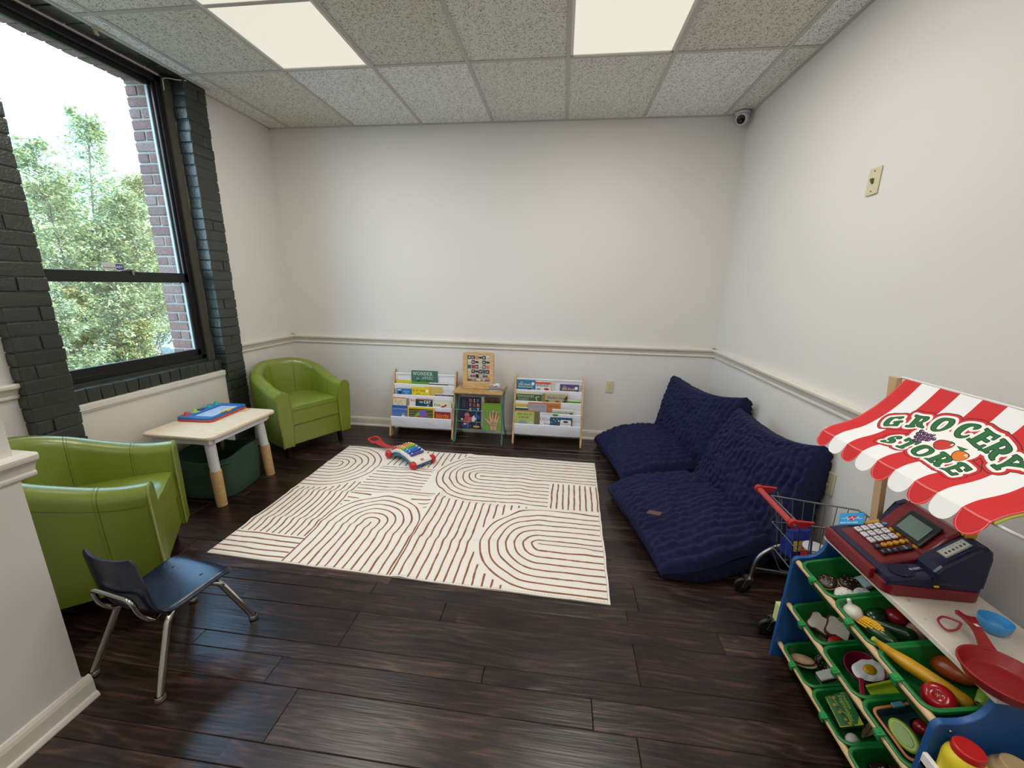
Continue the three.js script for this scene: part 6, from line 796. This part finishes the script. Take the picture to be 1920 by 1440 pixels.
// ---------------------------------------------------------------- play food in the bins
{
  const food = (bin, lx, lz, h, name, label, category, rot = [0, 0, 0], group) => { // lx, lz in the bin, h above its floor
    const o = V(3.405, BY[bin[0]], BZ[+bin[1] - 1]), p = V(lx, -0.08 + h, lz).applyQuaternion(binQ).add(o); const t = thing(name, label, category, p.toArray(), 0, group);
    t.quaternion.copy(binQ).multiply(new THREE.Quaternion().setFromEuler(new THREE.Euler(...rot))); return t;
  };
  const G = (hex, r = 0.35) => M(hex, r), sph = (sx, sy, sz, n = 28) => new THREE.SphereGeometry(1, n, Math.ceil(n * 0.7)).scale(sx, sy, sz);
  // cookies
  const cookie = (lx, lz, h, rot, label, top, base, spr, r = 0.03) => {
    const t = food('t1', lx, lz, h, 'toy_cookie', label, 'cookie', rot, 'toy cookies'); part('wafer', lathe([[0, 0], [r, 0], [r * 1.06, 0.004], [r, 0.008], [0, 0.008]], 30), base, t); part('icing', deform(lathe([[r * 0.99, 0.007], [r * 1.0, 0.012], [r * 0.9, 0.016], [r * 0.5, 0.018], [0, 0.0185]], 30), (x, y, z) => [x * (1 + 0.05 * noise(x * 90, z * 90)), y + 0.001 * noise(x * 80, z * 80, 2), z * (1 + 0.05 * noise(x * 90, z * 90))]), top, t);
    for (let i = 0; i < 22; i++) { const a = rnd(0, 6.28), d = Math.sqrt(rnd()) * r * 0.82; part('sprinkle', at(new THREE.CapsuleGeometry(0.0008, 0.003, 2, 6).rotateZ(Math.PI / 2), Math.cos(a) * d, 0.0185 - 0.004 * (d / r) ** 4, Math.sin(a) * d, 0, rnd(0, 3), 0), spr[i % spr.length], t); }
  };
  const choc = G('#2a1610', 0.4), waf = G('#b08a5c', 0.6), s1 = [G('#e8dcc0'), G('#d8b0a0'), G('#c8d0b0')], s2 = [G('#3a4a7a'), G('#8a3a3a'), G('#3a6a4a'), G('#2a2a2a')];
  cookie(0.058, -0.048, 0.012, [0.12, 0, 0.1], 'round chocolate iced toy cookie with sprinkles nearest the bin front', choc, waf, s1); cookie(0.118, -0.032, 0.012, [0.1, 0, -0.05], 'round chocolate iced toy cookie with sprinkles nearer the counter', choc, waf, s1);
  cookie(0.072, 0.022, 0.014, [0.35, 0, 0.1], 'white iced toy cookie with dark sprinkles next to the bin front', G('#dcdad0', 0.45), waf, s2, 0.029); cookie(0.124, 0.03, 0.012, [0.3, 0, 0], 'white iced toy cookie with dark sprinkles behind the first white one', G('#d6dad8', 0.45), waf, s2, 0.028);
  { const t = food('t1', 0.176, -0.035, 0.006, 'toy_cookie', 'square pale blue iced toy cookie at the counter edge', 'cookie', [0.1, 0.2, 0], 'toy cookies'); part('wafer', rbox(0.055, 0.009, 0.05, 0.004, 0, 0.0045, 0), waf, t); part('icing', rbox(0.053, 0.008, 0.048, 0.004, 0, 0.012, 0), G('#a9c3cf'), t); part('dot', sph(0.006, 0.002, 0.006, 12).translate(0.004, 0.0165, 0.004), G('#2a5a7a'), t); }
  // vegetables
  { const t = food('t2', 0.034, -0.062, 0.05, 'toy_garlic', 'white toy garlic bulb standing in the corner of its bin', 'garlic', [-0.2, 0, -0.25 + 0.3]); part('bulb', lathe([[0, -0.022], [0.012, -0.022], [0.024, -0.012], [0.0275, 0], [0.025, 0.012], [0.016, 0.021], [0.008, 0.026], [0.0055, 0.034], [0.006, 0.043], [0.004, 0.046], [0, 0.0465]], 40), G('#d9d6cc'), t); }
  { const t = food('t2', 0.1, -0.062, 0.026, 'toy_avocado', 'glossy dark green toy avocado between the garlic and the red tomato', 'avocado', [0, 0.2, 0.1]); part('fruit', deform(sph(0.038, 0.024, 0.026, 36), (x, y, z) => [x, y * (1 - 0.2 * x / 0.038), z * (1 - 0.2 * x / 0.038)]), G('#16301c', 0.2), t); part('stem', sph(0.004, 0.003, 0.004, 10).translate(0.038, 0, 0), G('#4a3a20'), t); }
  { const t = food('t2', 0.058, -0.006, 0.034, 'toy_corn', 'toy corn cob with yellow kernels in a dark green husk', 'corn', [0, -1.25, 0.1]); t.scale.setScalar(1.12); part('husk', deform(sph(0.058, 0.021, 0.023, 40), (x, y, z) => { const k = 1 - 0.3 * Math.max(0, -x / 0.058); return [x, y * k, z * k]; }), G('#1d3a1e', 0.25), t);
    const kg = []; for (let i = 0; i < 14; i++) for (let j = -3; j <= 3; j++) { const x = -0.058 + i * 0.0064, w = Math.min(1, (14 - i) / 6) * Math.min(1, (i + 2) / 3); if (Math.abs(j) * 0.006 > 0.019 * w) continue; const e = Math.sqrt(Math.max(0, 1 - (x / 0.06) ** 2)), a = j * 0.3; kg.push(sph(0.0042, 0.003, 0.0036, 8).translate(x, 0.0212 * (e * 0.88 + 0.1) * Math.cos(a), Math.sin(a) * 0.023 * e)); } part('kernels', merge(kg), G('#d9a41c', 0.3), t).userData.kind = 'stuff'; }
  { const t = food('t2', 0.112, -0.012, 0.024, 'toy_zucchini', 'dark green toy zucchini lying behind the corn', 'zucchini', [0, -0.85, 0.1]); part('vegetable', deform(new THREE.CapsuleGeometry(0.02, 0.075, 12, 30).rotateZ(Math.PI / 2), (x, y, z) => { const k = 0.82 + 0.22 * smooth(-0.05, 0.04, x); return [x, y * k, z * k]; }), G('#15301a', 0.22), t); }
  { const t = food('t2', 0.155, -0.055, 0.026, 'toy_tomato', 'dark red toy tomato half hidden under the counter edge', 'tomato'); part('fruit', lathe([[0, -0.02], [0.014, -0.021], [0.026, -0.012], [0.03, 0], [0.026, 0.014], [0.014, 0.021], [0.004, 0.019], [0, 0.018]], 36), G('#7c1414', 0.25), t); }
  { const t = food('t2', 0.165, 0.002, 0.022, 'toy_onion', 'pale pinkish toy onion behind the zucchini', 'onion', [0.4, 0, 1.1]); part('bulb', lathe([[0, -0.022], [0.014, -0.02], [0.024, -0.008], [0.0255, 0.003], [0.018, 0.016], [0.006, 0.026], [0, 0.032]], 36), G('#9a7a70', 0.3), t); }
  { const t = food('t2', 0.16, 0.042, 0.014, 'toy_shrimp', 'small reddish toy piece lying near the onion', 'toy food', [0, 0.7, 0]); part('piece', tube(pts([-0.018, 0, 0], [-0.006, 0.004, 0.008], [0.01, 0.002, 0.006], [0.018, 0, -0.004]), 0.008, 30, 12), G('#a8584a', 0.35), t); part('tail', at(sph(0.008, 0.003, 0.006, 10), 0.02, 0, -0.008), G('#8a3a30'), t); }
  // fruit
  { const t = food('t3', 0.07, -0.035, 0.05, 'toy_banana', 'long yellow toy banana lying across its bin', 'banana', [0.25, -0.85, -0.12]); const c = new THREE.CatmullRomCurve3(pts([-0.1, 0.022, 0.004], [-0.08, 0.012, 0.002], [-0.04, 0.002, 0], [0.01, -0.002, 0], [0.06, -0.002, 0.004], [0.1, 0.002, 0.01])); const fr = c.computeFrenetFrames(60); part('fruit', grid(20, 60, (u, v) => { const p = c.getPointAt(v), i = Math.round(v * 60), r = v < 0.12 ? mix(0.006, 0.012, v / 0.12) : v > 0.9 ? 0.0175 * Math.sqrt(Math.max(0, 1 - ((v - 0.9) / 0.1) ** 2)) + 0.001 : mix(0.012, 0.0185, smooth(0.12, 0.4, v)), a = u * 6.2832, q = r * (1 + 0.05 * Math.cos(a * 5)); return p.clone().addScaledVector(fr.normals[i], Math.cos(a) * q).addScaledVector(fr.binormals[i], Math.sin(a) * q).toArray(); }, true), G('#c9961a', 0.35), t); part('stem_tip', rod(V(-0.1, 0.022, 0.004), V(-0.107, 0.026, 0.005), 0.0068, 14), G('#a9b84a'), t); }
  { const t = food('t3', 0.056, 0.034, 0.05, 'toy_apple', 'shiny red toy apple lying in front of the banana', 'apple', [0.35, 0, 0.35]); part('fruit', lathe([[0, -0.024], [0.01, -0.026], [0.022, -0.022], [0.032, -0.008], [0.034, 0.004], [0.03, 0.016], [0.02, 0.0235], [0.01, 0.022], [0.003, 0.017], [0, 0.016]], 48), G('#8e0f1a', 0.16), t); part('stem', [rod(V(0, 0.015, 0), V(0.001, 0.022, 0.001), 0.0016, 8), ...[0, 1, 2, 3, 4].map((i) => at(rbox(0.0055, 0.001, 0.0018, 0.0004, 0.003, 0, 0), 0, 0.0182, 0, 0, i * 1.256, 0.28))], G('#a8825a', 0.6), t); }
  { const t = food('t3', 0.155, -0.045, 0.035, 'toy_mango', 'orange toy mango partly under the counter edge', 'mango', [0, -0.9, 0.15]); part('fruit', deform(sph(0.05, 0.026, 0.03, 36), (x, y, z) => [x, y * (1 - 0.15 * x / 0.05), z * (1 - 0.2 * x / 0.05) + 0.004 * Math.sin(x * 40)]), G('#9a4216', 0.3), t); part('stem', sph(0.004, 0.003, 0.004, 8).translate(-0.05, 0, 0), G('#5a3a1a'), t); }
  { const t = food('t3', 0.112, -0.012, 0.012, 'toy_strawberry', 'dark red toy strawberry half under the banana', 'strawberry', [0, -0.6, 0]); part('fruit', deform(sph(0.024, 0.014, 0.018, 24), (x, y, z) => [x, y * (1 - 0.4 * x / 0.024), z * (1 - 0.4 * x / 0.024)]), G('#7c1a14', 0.35), t); part('rim', at(sph(0.006, 0.004, 0.014, 12), -0.022, 0.003, 0), G('#5a1a14'), t); }
  { const t = food('t3', 0.168, 0.038, 0.034, 'toy_pear', 'green toy pear in the corner under the counter edge', 'pear', [0, 0.3, 1.2]); part('fruit', lathe([[0, -0.026], [0.014, -0.025], [0.027, -0.012], [0.028, 0.003], [0.02, 0.02], [0.013, 0.034], [0.009, 0.043], [0, 0.046]], 40), G('#7a9a34', 0.28), t); part('stem', rod(V(0, 0.044, 0), V(0.003, 0.056, 0), 0.0018, 8), G('#5a4020'), t); }
  // middle row
  const breadS = () => { const s = new THREE.Shape(); s.moveTo(-0.026, -0.03); s.lineTo(0.026, -0.03); s.quadraticCurveTo(0.031, -0.03, 0.031, -0.024); s.lineTo(0.029, 0.006); s.bezierCurveTo(0.042, 0.014, 0.036, 0.034, 0.02, 0.033); s.quadraticCurveTo(0, 0.029, -0.02, 0.033); s.bezierCurveTo(-0.036, 0.034, -0.042, 0.014, -0.029, 0.006); s.lineTo(-0.031, -0.024); s.quadraticCurveTo(-0.031, -0.03, -0.026, -0.03); return s; };
  const crumb = M('#cfc8ba', 0.8, { bumpMap: leatherB, bumpScale: 0.004 });
  for (const [lx, lz, h, rot, label] of [[0.066, -0.04, 0.03, [-1.25, 0.1, 0.7], 'slice of white toy bread with brown crust lying under the other slice'], [0.1, 0.008, 0.05, [-1.2, 0.1, 0.85], 'slice of white toy bread with brown crust on top, nearer the bin middle']]) { const t = food('m1', lx, lz, h, 'toy_bread', label, 'bread', rot, 'toy bread slices'); t.scale.setScalar(1.14); part('crust', extrude(breadS(), 0.011, 0.002, 2, 12).translate(0, 0, -0.006), G('#55281a', 0.6), t); part('crumb', extrude(breadS(), 0.002, 0.0004, 1, 12).scale(0.86, 0.87, 1).translate(0, 0, 0.0045), crumb, t); part('crumb', extrude(breadS(), 0.002, 0.0004, 1, 12).scale(0.86, 0.87, 1).translate(0, 0, -0.0075), crumb, t); }
  { const t = food('m1', 0.066, 0.044, 0.04, 'toy_tomato_slice', 'red toy tomato slice in front of the bread slices', 'tomato slice', [0.25, 0, 0.2]); part('slice', lathe([[0, -0.004], [0.018, -0.004], [0.0215, 0], [0.018, 0.004], [0, 0.0045]], 32).scale(1, 1, 0.85), G('#a81c1c', 0.25), t); }
  { const t = food('m1', 0.14, -0.05, 0.012, 'toy_lettuce', 'crinkled green toy lettuce leaf behind the bread', 'lettuce'); part('leaf', grid(24, 24, (u, v) => { const a = u * 6.283, r = v * (0.038 + 0.005 * Math.sin(a * 9)); return [Math.cos(a) * r, 0.01 * v * v * Math.sin(a * 7 + v * 5) + 0.012 * v, Math.sin(a) * r * 0.9]; }), G('#6f8a34', 0.55), t); part('vein', rod(V(-0.03, 0.012, 0), V(0.03, 0.012, 0), 0.0016, 6), G('#93a558'), t); }
  { const t = food('m1', 0.05, 0.02, 0.004, 'toy_lettuce', 'dark green toy leaf lying on the bin floor under the bread', 'lettuce'); part('leaf', grid(24, 16, (u, v) => { const a = u * 6.283, r = v * (0.04 + 0.004 * Math.sin(a * 8)); return [Math.cos(a) * r, 0.004 * v * Math.sin(a * 8) + 0.004, Math.sin(a) * r]; }), G('#3a5a20', 0.6), t); }
  { const t = food('m1', 0.15, 0.02, 0.012, 'toy_ham', 'dark red toy ham slice at the back beside the bread', 'ham', [0.2, 0, 0]); part('slice', extrude(rrect(0.06, 0.05, 0.02), 0.006, 0.002, 2).rotateX(-Math.PI / 2), G('#6a1a1e', 0.4), t); }
  { const t = food('m2', 0.078, -0.022, 0.032, 'toy_saucepan', 'magenta toy pan holding the fried egg', 'pan', [0.2, 0, 0.0]); part('pan_body', lathe([[0, 0], [0.034, 0], [0.046, 0.008], [0.06, 0.036], [0.0615, 0.038], [0.06, 0.0395], [0.057, 0.037], [0.044, 0.011], [0.033, 0.004], [0, 0.004]], 48).scale(0.84, 1, 0.84), G('#7a1438', 0.3), t); part('handle', at(rbox(0.014, 0.007, 0.07, 0.003), -0.045, 0.034, 0.06, 0.1, -0.5), G('#7a1428', 0.3), t); }
  { const t = food('m2', 0.092, -0.008, 0.064, 'toy_fried_egg', 'toy fried egg with yellow yolk lying in the magenta pan', 'fried egg', [0.3, 0.2, 0.0]); part('white', grid(48, 12, (u, v) => { const a = u * 6.283, r = v * 0.04 * (1 + 0.12 * Math.sin(a * 2 + 1) + 0.025 * Math.sin(a * 7)); return [Math.cos(a) * r * 1.2, 0.006 * (1 - v ** 4) + 0.001 * Math.sin(a * 7) * v, Math.sin(a) * r * 0.85]; }), G('#d9dad8', 0.35), t); part('yolk', sph(0.019, 0.009, 0.016, 28).translate(-0.004, 0.004, 0), G('#b98f1c', 0.2), t); }
  { const t = food('m2', 0.1, 0.046, 0.05, 'toy_celery', 'lime green toy celery stick next to the magenta pan', 'celery', [0.2, 0.08, 0.1]); const s = new THREE.Shape(); s.absarc(0, 0, 0.018, Math.PI * 0.95, Math.PI * 2.05); s.absarc(0, 0.004, 0.011, Math.PI * 2.0, Math.PI * 1.0, true); part('stick', extrude(s, 0.1, 0.002, 2, 16).rotateY(Math.PI / 2).translate(-0.05, 0.01, 0), G('#8fa81f', 0.35), t); }
  { const t = food('m3', 0.085, -0.01, 0.036, 'toy_container', 'small open teal container with an orange rim in its bin', 'container', [0.12, 0.05, 0.05]); const o = rrect(0.14, 0.125, 0.018); o.holes.push(rrect(0.132, 0.117, 0.016)); part('wall', extrude(o, 0.036, 0.001, 1).rotateX(-Math.PI / 2), G('#2f5a5a', 0.4), t); part('floor', box(0.135, 0.003, 0.12, 0, 0.002, 0), G('#264a4c', 0.4), t); const r = rrect(0.146, 0.131, 0.022); r.holes.push(rrect(0.132, 0.117, 0.016)); part('rim', extrude(r, 0.005, 0.0015, 2).rotateX(-Math.PI / 2).translate(0, 0.036, 0), G('#a8683a', 0.45), t); part('latch', rbox(0.03, 0.009, 0.014, 0.003, 0.0, 0.04, -0.062), G('#4f8a98', 0.4), t); }
  { const t = food('m3', 0.05, 0.005, 0.066, 'toy_melon', 'lime green toy melon slice standing against the little container', 'melon', [0, -1.45, -0.85, 'ZYX']); const s = new THREE.Shape(); s.absellipse(0, 0, 0.042, 0.026, 0, Math.PI * 2); part('slice', extrude(s, 0.018, 0.006, 4, 24), G('#8ba022', 0.3), t); const s2 = new THREE.Shape(); s2.absellipse(0, 0, 0.03, 0.016, 0, Math.PI * 2); part('inner', extrude(s2, 0.003, 0.001, 2, 24).translate(0, 0, 0.0165), G('#7a8f1e', 0.3), t); }
  { const t = food('m3', 0.1, -0.02, 0.062, 'toy_red_egg', 'two part red toy egg in the little container', 'toy egg', [0.9, 0.5, 0]); for (const s of [-1, 1]) part('shell_half', lathe([[0, 0], [0.0185, 0], [0.0185, 0.004], [0.0155, 0.015], [0.008, 0.024], [0, 0.0265]], 32).scale(1, s, 1).translate(0, s * 0.0008, 0), G('#86121e', 0.16), t); }
  { const t = food('m3', 0.1, 0.035, 0.062, 'toy_cucumber', 'dull green toy cucumber half next to the red toy egg', 'cucumber', [0.9, 0.3, 0]); part('piece', new THREE.CapsuleGeometry(0.021, 0.02, 12, 28), G('#2a4a34', 0.4), t); part('cut_face', cyl(0.019, 0.019, 0.002, 0, -0.03, 0, 24), G('#7a9a6a'), t); }
  { const t = food('m3', 0.2, 0.02, 0.03, 'toy_tile', 'beige rimmed teal tile leaning at the back of the bin with the melon slice', 'toy food', [0, 0, 1.1]); part('panel', extrude(rrect(0.07, 0.09, 0.012), 0.004, 0.001, 2).rotateX(-Math.PI / 2), G('#2f6a6a', 0.4), t); part('edge', rbox(0.007, 0.007, 0.092, 0.002, 0.036, 0.002, 0), G('#b08a68'), t); }
  // bottom row
  { const t = food('b1', 0.042, -0.042, 0.045, 'toy_bun', 'long beige toy bun standing tilted at the left of its bin', 'bun', [0.2, -0.85, 0.55]); for (const s of [-1, 1]) part('half', deform(sph(0.05, 0.012, 0.02, 30), (x, y, z) => [x, y * (s * y < 0 ? 0.5 : 1) + s * 0.0075, z]), G(s > 0 ? '#a98a64' : '#c2b294', 0.6), t); part('filling', sph(0.046, 0.004, 0.019, 24), G('#4a2418'), t); }
  { const t = food('b1', 0.092, 0.03, 0.04, 'toy_cake', 'toy cake slice with white and dark brown layers', 'cake', [0.15, 0.1, 0.1]); part('layer', rbox(0.075, 0.012, 0.034, 0.005, 0, 0.006, 0), G('#b0aaa0', 0.5), t); part('layer', rbox(0.077, 0.011, 0.036, 0.005, 0, 0.0165, 0), G('#3a2a28', 0.5), t); part('layer', rbox(0.072, 0.01, 0.033, 0.0045, 0, 0.026, 0), G('#d0cdc8', 0.4), t); }
  { const t = food('b1', 0.115, -0.035, 0.03, 'toy_donut', 'toy donut with white and red sprinkles behind the cake slice', 'donut', [0.9, 0.4, 0.2]); part('ring', new THREE.TorusGeometry(0.02, 0.011, 14, 36).rotateX(Math.PI / 2), G('#2e1a18', 0.4), t); part('base_ring', new THREE.TorusGeometry(0.02, 0.0112, 12, 36).rotateX(Math.PI / 2).translate(0, -0.003, 0), G('#b9a98a', 0.6), t); for (let i = 0; i < 26; i++) { const a = i * 2.4, b = rnd(0.2, 2.9); part('sprinkle', ball(0.0016, Math.cos(a) * (0.02 + 0.0115 * Math.cos(b)), 0.0112 * Math.sin(b), Math.sin(a) * (0.02 + 0.0115 * Math.cos(b)), 8), i % 2 ? s1[0] : G('#b8343c'), t); } }
  { const t = food('b2', 0.068, -0.038, 0.05, 'seed_packet', 'green and yellow toy frozen peas packet with vine drawing', 'packet', [0.25, -0.05, 0.25]); const pk = canvasTex(256, 360, (x, w, h) => { x.fillStyle = '#1f6a34'; x.fillRect(0, 0, w, h); x.fillStyle = '#b9b02c'; x.fillRect(0, 0, 8, h); x.fillRect(0, h - 10, w, 10); x.beginPath(); x.moveTo(w, h - 90); x.lineTo(w, h); x.lineTo(w - 70, h); x.fill(); x.strokeStyle = '#a8a028'; x.lineWidth = 9; x.beginPath(); x.moveTo(30, 30); x.bezierCurveTo(150, 90, 40, 160, 130, 230); x.bezierCurveTo(160, 290, 120, 300, 150, 350); x.stroke(); for (const [a, b] of [[92, 54], [60, 130], [76, 210], [96, 290], [120, 330]]) { x.fillStyle = '#c08a2c'; x.beginPath(); x.ellipse(a, b, 18, 15, 0, 0, 7); x.fill(); x.fillStyle = '#123a1c'; x.beginPath(); x.ellipse(a + 26, b + 26, 20, 9, 0.8, 0, 7); x.fill(); } x.save(); x.translate(200, 40); x.rotate(Math.PI / 2); words(x, 'Frozen', 60, 10, 52, '#a9b83a', 'bold italic', 'serif'); words(x, 'Vegetables', 130, 56, 52, '#a9b83a', 'bold italic', 'serif'); x.restore(); x.fillStyle = '#0f3a20'; for (let i = 0; i < 8; i++) x.fillRect(216 + (i % 2) * 16, 20 + i * 12, 8, 8); });
    part('packet', rbox(0.07, 0.016, 0.098, 0.002), G('#1f6a34', 0.35), t); part('print', new THREE.PlaneGeometry(0.068, 0.096).rotateX(-Math.PI / 2).translate(0, 0.0083, 0), M('#ffffff', 0.3, { map: pk }), t); }
  { const t = food('b2', 0.046, 0.038, 0.026, 'toy_egg', 'white toy egg in front of the green packet', 'toy egg', [0, 0.4, 1.2]); part('shell', lathe([[0, -0.022], [0.011, -0.02], [0.0175, -0.009], [0.018, 0.001], [0.014, 0.014], [0.007, 0.022], [0, 0.0245]], 36), G('#d2d0c8', 0.3), t); }
  for (const [lx, lz, ry, c, label] of [[0.115, 0.012, 0.4, '#7a6a4a', 'tan toy leaf piece beside the white egg'], [0.135, -0.03, -0.2, '#4a3a28', 'dark brown toy mushroom slice behind the green packet']]) { const t = food('b2', lx, lz, 0.02, 'toy_slice', label, 'toy food', [0.5, ry, 0.3]); const s = new THREE.Shape(); s.moveTo(-0.035, 0); s.quadraticCurveTo(-0.01, 0.028, 0.035, 0.012); s.quadraticCurveTo(0.02, -0.02, -0.035, 0); part('slice', extrude(s, 0.007, 0.002, 2).rotateX(-Math.PI / 2), G(c, 0.6), t); part('stripe', at(rbox(0.05, 0.001, 0.004, 0.0004), 0, 0.0076, -0.004, 0, 0.2), G('#2f2418'), t); }
  for (const [lx, lz, label] of [[0.065, -0.045, 'dark brown toy packet with pale letters next to the bin front'], [0.115, -0.04, 'dark brown toy packet with pale letters further back']]) { const t = food('b3', lx, lz, 0.026, 'toy_packet', label, 'packet', [0.5, 0.1, 0], 'dark toy packets'); part('packet', rbox(0.045, 0.02, 0.06, 0.003), G('#2a1c18', 0.35), t); part('print', new THREE.PlaneGeometry(0.04, 0.052).rotateX(-Math.PI / 2).translate(0, 0.0104, 0), M('#ffffff', 0.4, { map: canvasTex(96, 128, (x) => { x.fillStyle = '#2a1c18'; x.fillRect(0, 0, 96, 128); words(x, 'SOR', 48, 44, 36, '#cfc4b0'); words(x, 'choc', 48, 84, 24, '#a89a80'); }) }), t); }
  { const t = food('b3', 0.165, -0.04, 0.03, 'toy_potato', 'brown toy potato in the lowest nearest bin', 'potato'); part('vegetable', deform(sph(0.032, 0.024, 0.025, 28), (x, y, z) => { const k = 1 + 0.15 * noise(x * 40, y * 40, z * 40); return [x * k, y * k, z * k]; }), G('#8a5a34', 0.5), t); part('eye', ball(0.003, 0, 0.024, 0.004, 8), G('#5a3820'), t); }
}
// ---------------------------------------------------------------- toy shopping cart
{
  const px = 3.58, pz = 2.045, t = thing('shopping_cart', 'small chrome wire toy shopping cart with red handle between lounger and grocery stand', 'shopping cart', [px, 0, pz]); const P = (x, y, z) => V(x - px, y, z - pz);
  const top = [[3.455, 0.53, 1.93], [3.82, 0.50, 1.95], [3.82, 0.50, 2.15], [3.455, 0.53, 2.16]], bot = [[3.49, 0.285, 1.955], [3.79, 0.30, 1.97], [3.79, 0.30, 2.13], [3.49, 0.285, 2.135]], lp = (a, b, f) => [0, 1, 2].map((i) => mix(a[i], b[i], f));
  const wire = (a, b, r = 0.0019) => part('wire', rod(P(...a), P(...b), r, 8), M_zinc, t);
  for (const f of [0, 0.5]) part('rim', polytube([0, 1, 2, 3, 0].map((i) => P(...lp(top[i], bot[i], f))), f ? 0.0022 : 0.004, 8, 0.012), M_zinc, t); part('rim', polytube([0, 1, 2, 3, 0].map((i) => P(...bot[i])), 0.003, 8, 0.012), M_zinc, t);
  for (let s = 0; s < 4; s++) { const n = s % 2 ? 5 : 8, a = s, b = (s + 1) % 4; for (let k = 0; k <= n; k++) wire(lp(top[a], top[b], k / n), lp(bot[a], bot[b], k / n)); }
  for (let k = 1; k < 8; k++) wire(lp(bot[0], bot[1], k / 8), lp(bot[3], bot[2], k / 8)); for (let k = 1; k < 4; k++) wire(lp(bot[0], bot[3], k / 4), lp(bot[1], bot[2], k / 4));
  const M_redH = M('#a81f22', 0.35);
  part('handle', rod(P(3.415, 0.545, 1.9), P(3.415, 0.54, 2.18), 0.0125, 20), M('#a83a3a', 0.4), t);
  for (const z of [1.9, 2.18]) { const g = part('grip_bracket', [at(lathe([[0, -0.011], [0.017, -0.011], [0.0185, -0.006], [0.0185, 0.006], [0.017, 0.011], [0, 0.011]], 24).rotateX(Math.PI / 2), 3.415 - px, 0.545, z - pz), at(extrude(shapeOf([[0, 0.015], [0.075, 0.012], [0.05, -0.016], [0.0, -0.016]]), 0.014, 0.003, 2), 3.415 - px, 0.545, z - pz - 0.007)], M_redH, t); part('bolt', cyl(0.006, 0.006, 0.004, 0, 0, 0, 14).rotateX(Math.PI / 2).translate(3.415 - px, 0.545, z - pz + 0.0125), M_chrome, g); }
  for (const z of [1.925, 2.17]) {
    part('frame_tube', polytube([P(3.48, 0.55, z), P(3.5, 0.5, z), P(3.52, 0.29, z)], 0.004, 8, 0.02), M_zinc, t);
    part('leg', polytube([P(3.62, 0.285, z), P(3.53, 0.275, z), P(3.448, 0.205, z), P(3.436, 0.085, z)], 0.0095, 14, 0.05), M_zinc, t); part('lower_rail', rod(P(3.445, 0.14, z), P(3.79, 0.115, z), 0.007, 12), M_zinc, t);
    part('brace', polytube([P(3.5, 0.265, z), P(3.56, 0.14, z), P(3.6, 0.14, z)], 0.0025, 8, 0.02), M_zinc, t); part('front_leg', rod(P(3.79, 0.3, z), P(3.79, 0.085, z), 0.008, 12), M_zinc, t);
    for (const x of [3.43, 3.79]) { const c = part('caster', [cyl(0.02, 0.02, 0.008, x - px, 0.085, z - pz, 20), at(extrude(shapeOf([[-0.02, 0], [0.018, 0], [-0.018, -0.052], [-0.032, -0.045]]), 0.003, 0.0008, 1), x - px, 0.083, z - pz - 0.017), at(extrude(shapeOf([[-0.02, 0], [0.018, 0], [-0.018, -0.052], [-0.032, -0.045]]), 0.003, 0.0008, 1), x - px, 0.083, z - pz + 0.014)], M_zinc, t); part('wheel', at(lathe([[0, -0.011], [0.03, -0.011], [0.038, -0.008], [0.04, 0], [0.038, 0.008], [0.03, 0.011], [0, 0.011]], 30).rotateX(Math.PI / 2), x - px - 0.025, 0.04, z - pz), M_blackRubber, c); }
  }
  const bag = thing('toy_package', 'blue toy package with a yellow patch lying in the wire cart', 'package', [3.56, 0.294, 2.005], 0.2); part('package', deform(new THREE.BoxGeometry(0.1, 0.12, 0.07, 10, 12, 8), (x, y, z) => { const f = y / 0.12 + 0.5; return [x + 0.004 * noise(y * 40, z * 40, 4), y + 0.06, z * (1 - 0.75 * f * f) + 0.004 * noise(x * 40, y * 40)]; }), M('#1c2f8a', 0.3), bag); part('patch', at(box(0.05, 0.045, 0.001), -0.02, 0.06, 0.031, -0.25), M('#c2bc5a', 0.4), bag);
  const can = thing('toy_can', 'red toy can with a white lid in the wire cart', 'can', [3.575, 0.294, 2.092]); can.scale.set(1.25, 1.15, 1.25); part('can_body', lathe([[0, 0], [0.034, 0], [0.035, 0.003], [0.035, 0.075], [0.034, 0.078], [0, 0.078]], 36), M('#a01a22', 0.35), can); part('lid', lathe([[0.0345, 0.0775], [0.0355, 0.08], [0.0345, 0.086], [0.03, 0.087], [0, 0.0865]], 36), M('#c9c9c9', 0.4), can);
  const bx = thing('toy_box', 'teal and yellow toy box lying beside the can in the wire cart', 'box', [3.69, 0.302, 2.06], 0.4); part('box', rbox(0.09, 0.04, 0.06, 0.002, 0, 0.02, 0), M('#3a7a84', 0.45), bx); part('band', rbox(0.02, 0.0405, 0.0605, 0.002, 0.01, 0.02, 0), M('#c9b93a', 0.45), bx);
}
scene.traverse((o) => { if (o.isMesh) { o.castShadow = true; o.receiveShadow = true; } });
renderer.render(scene, camera);
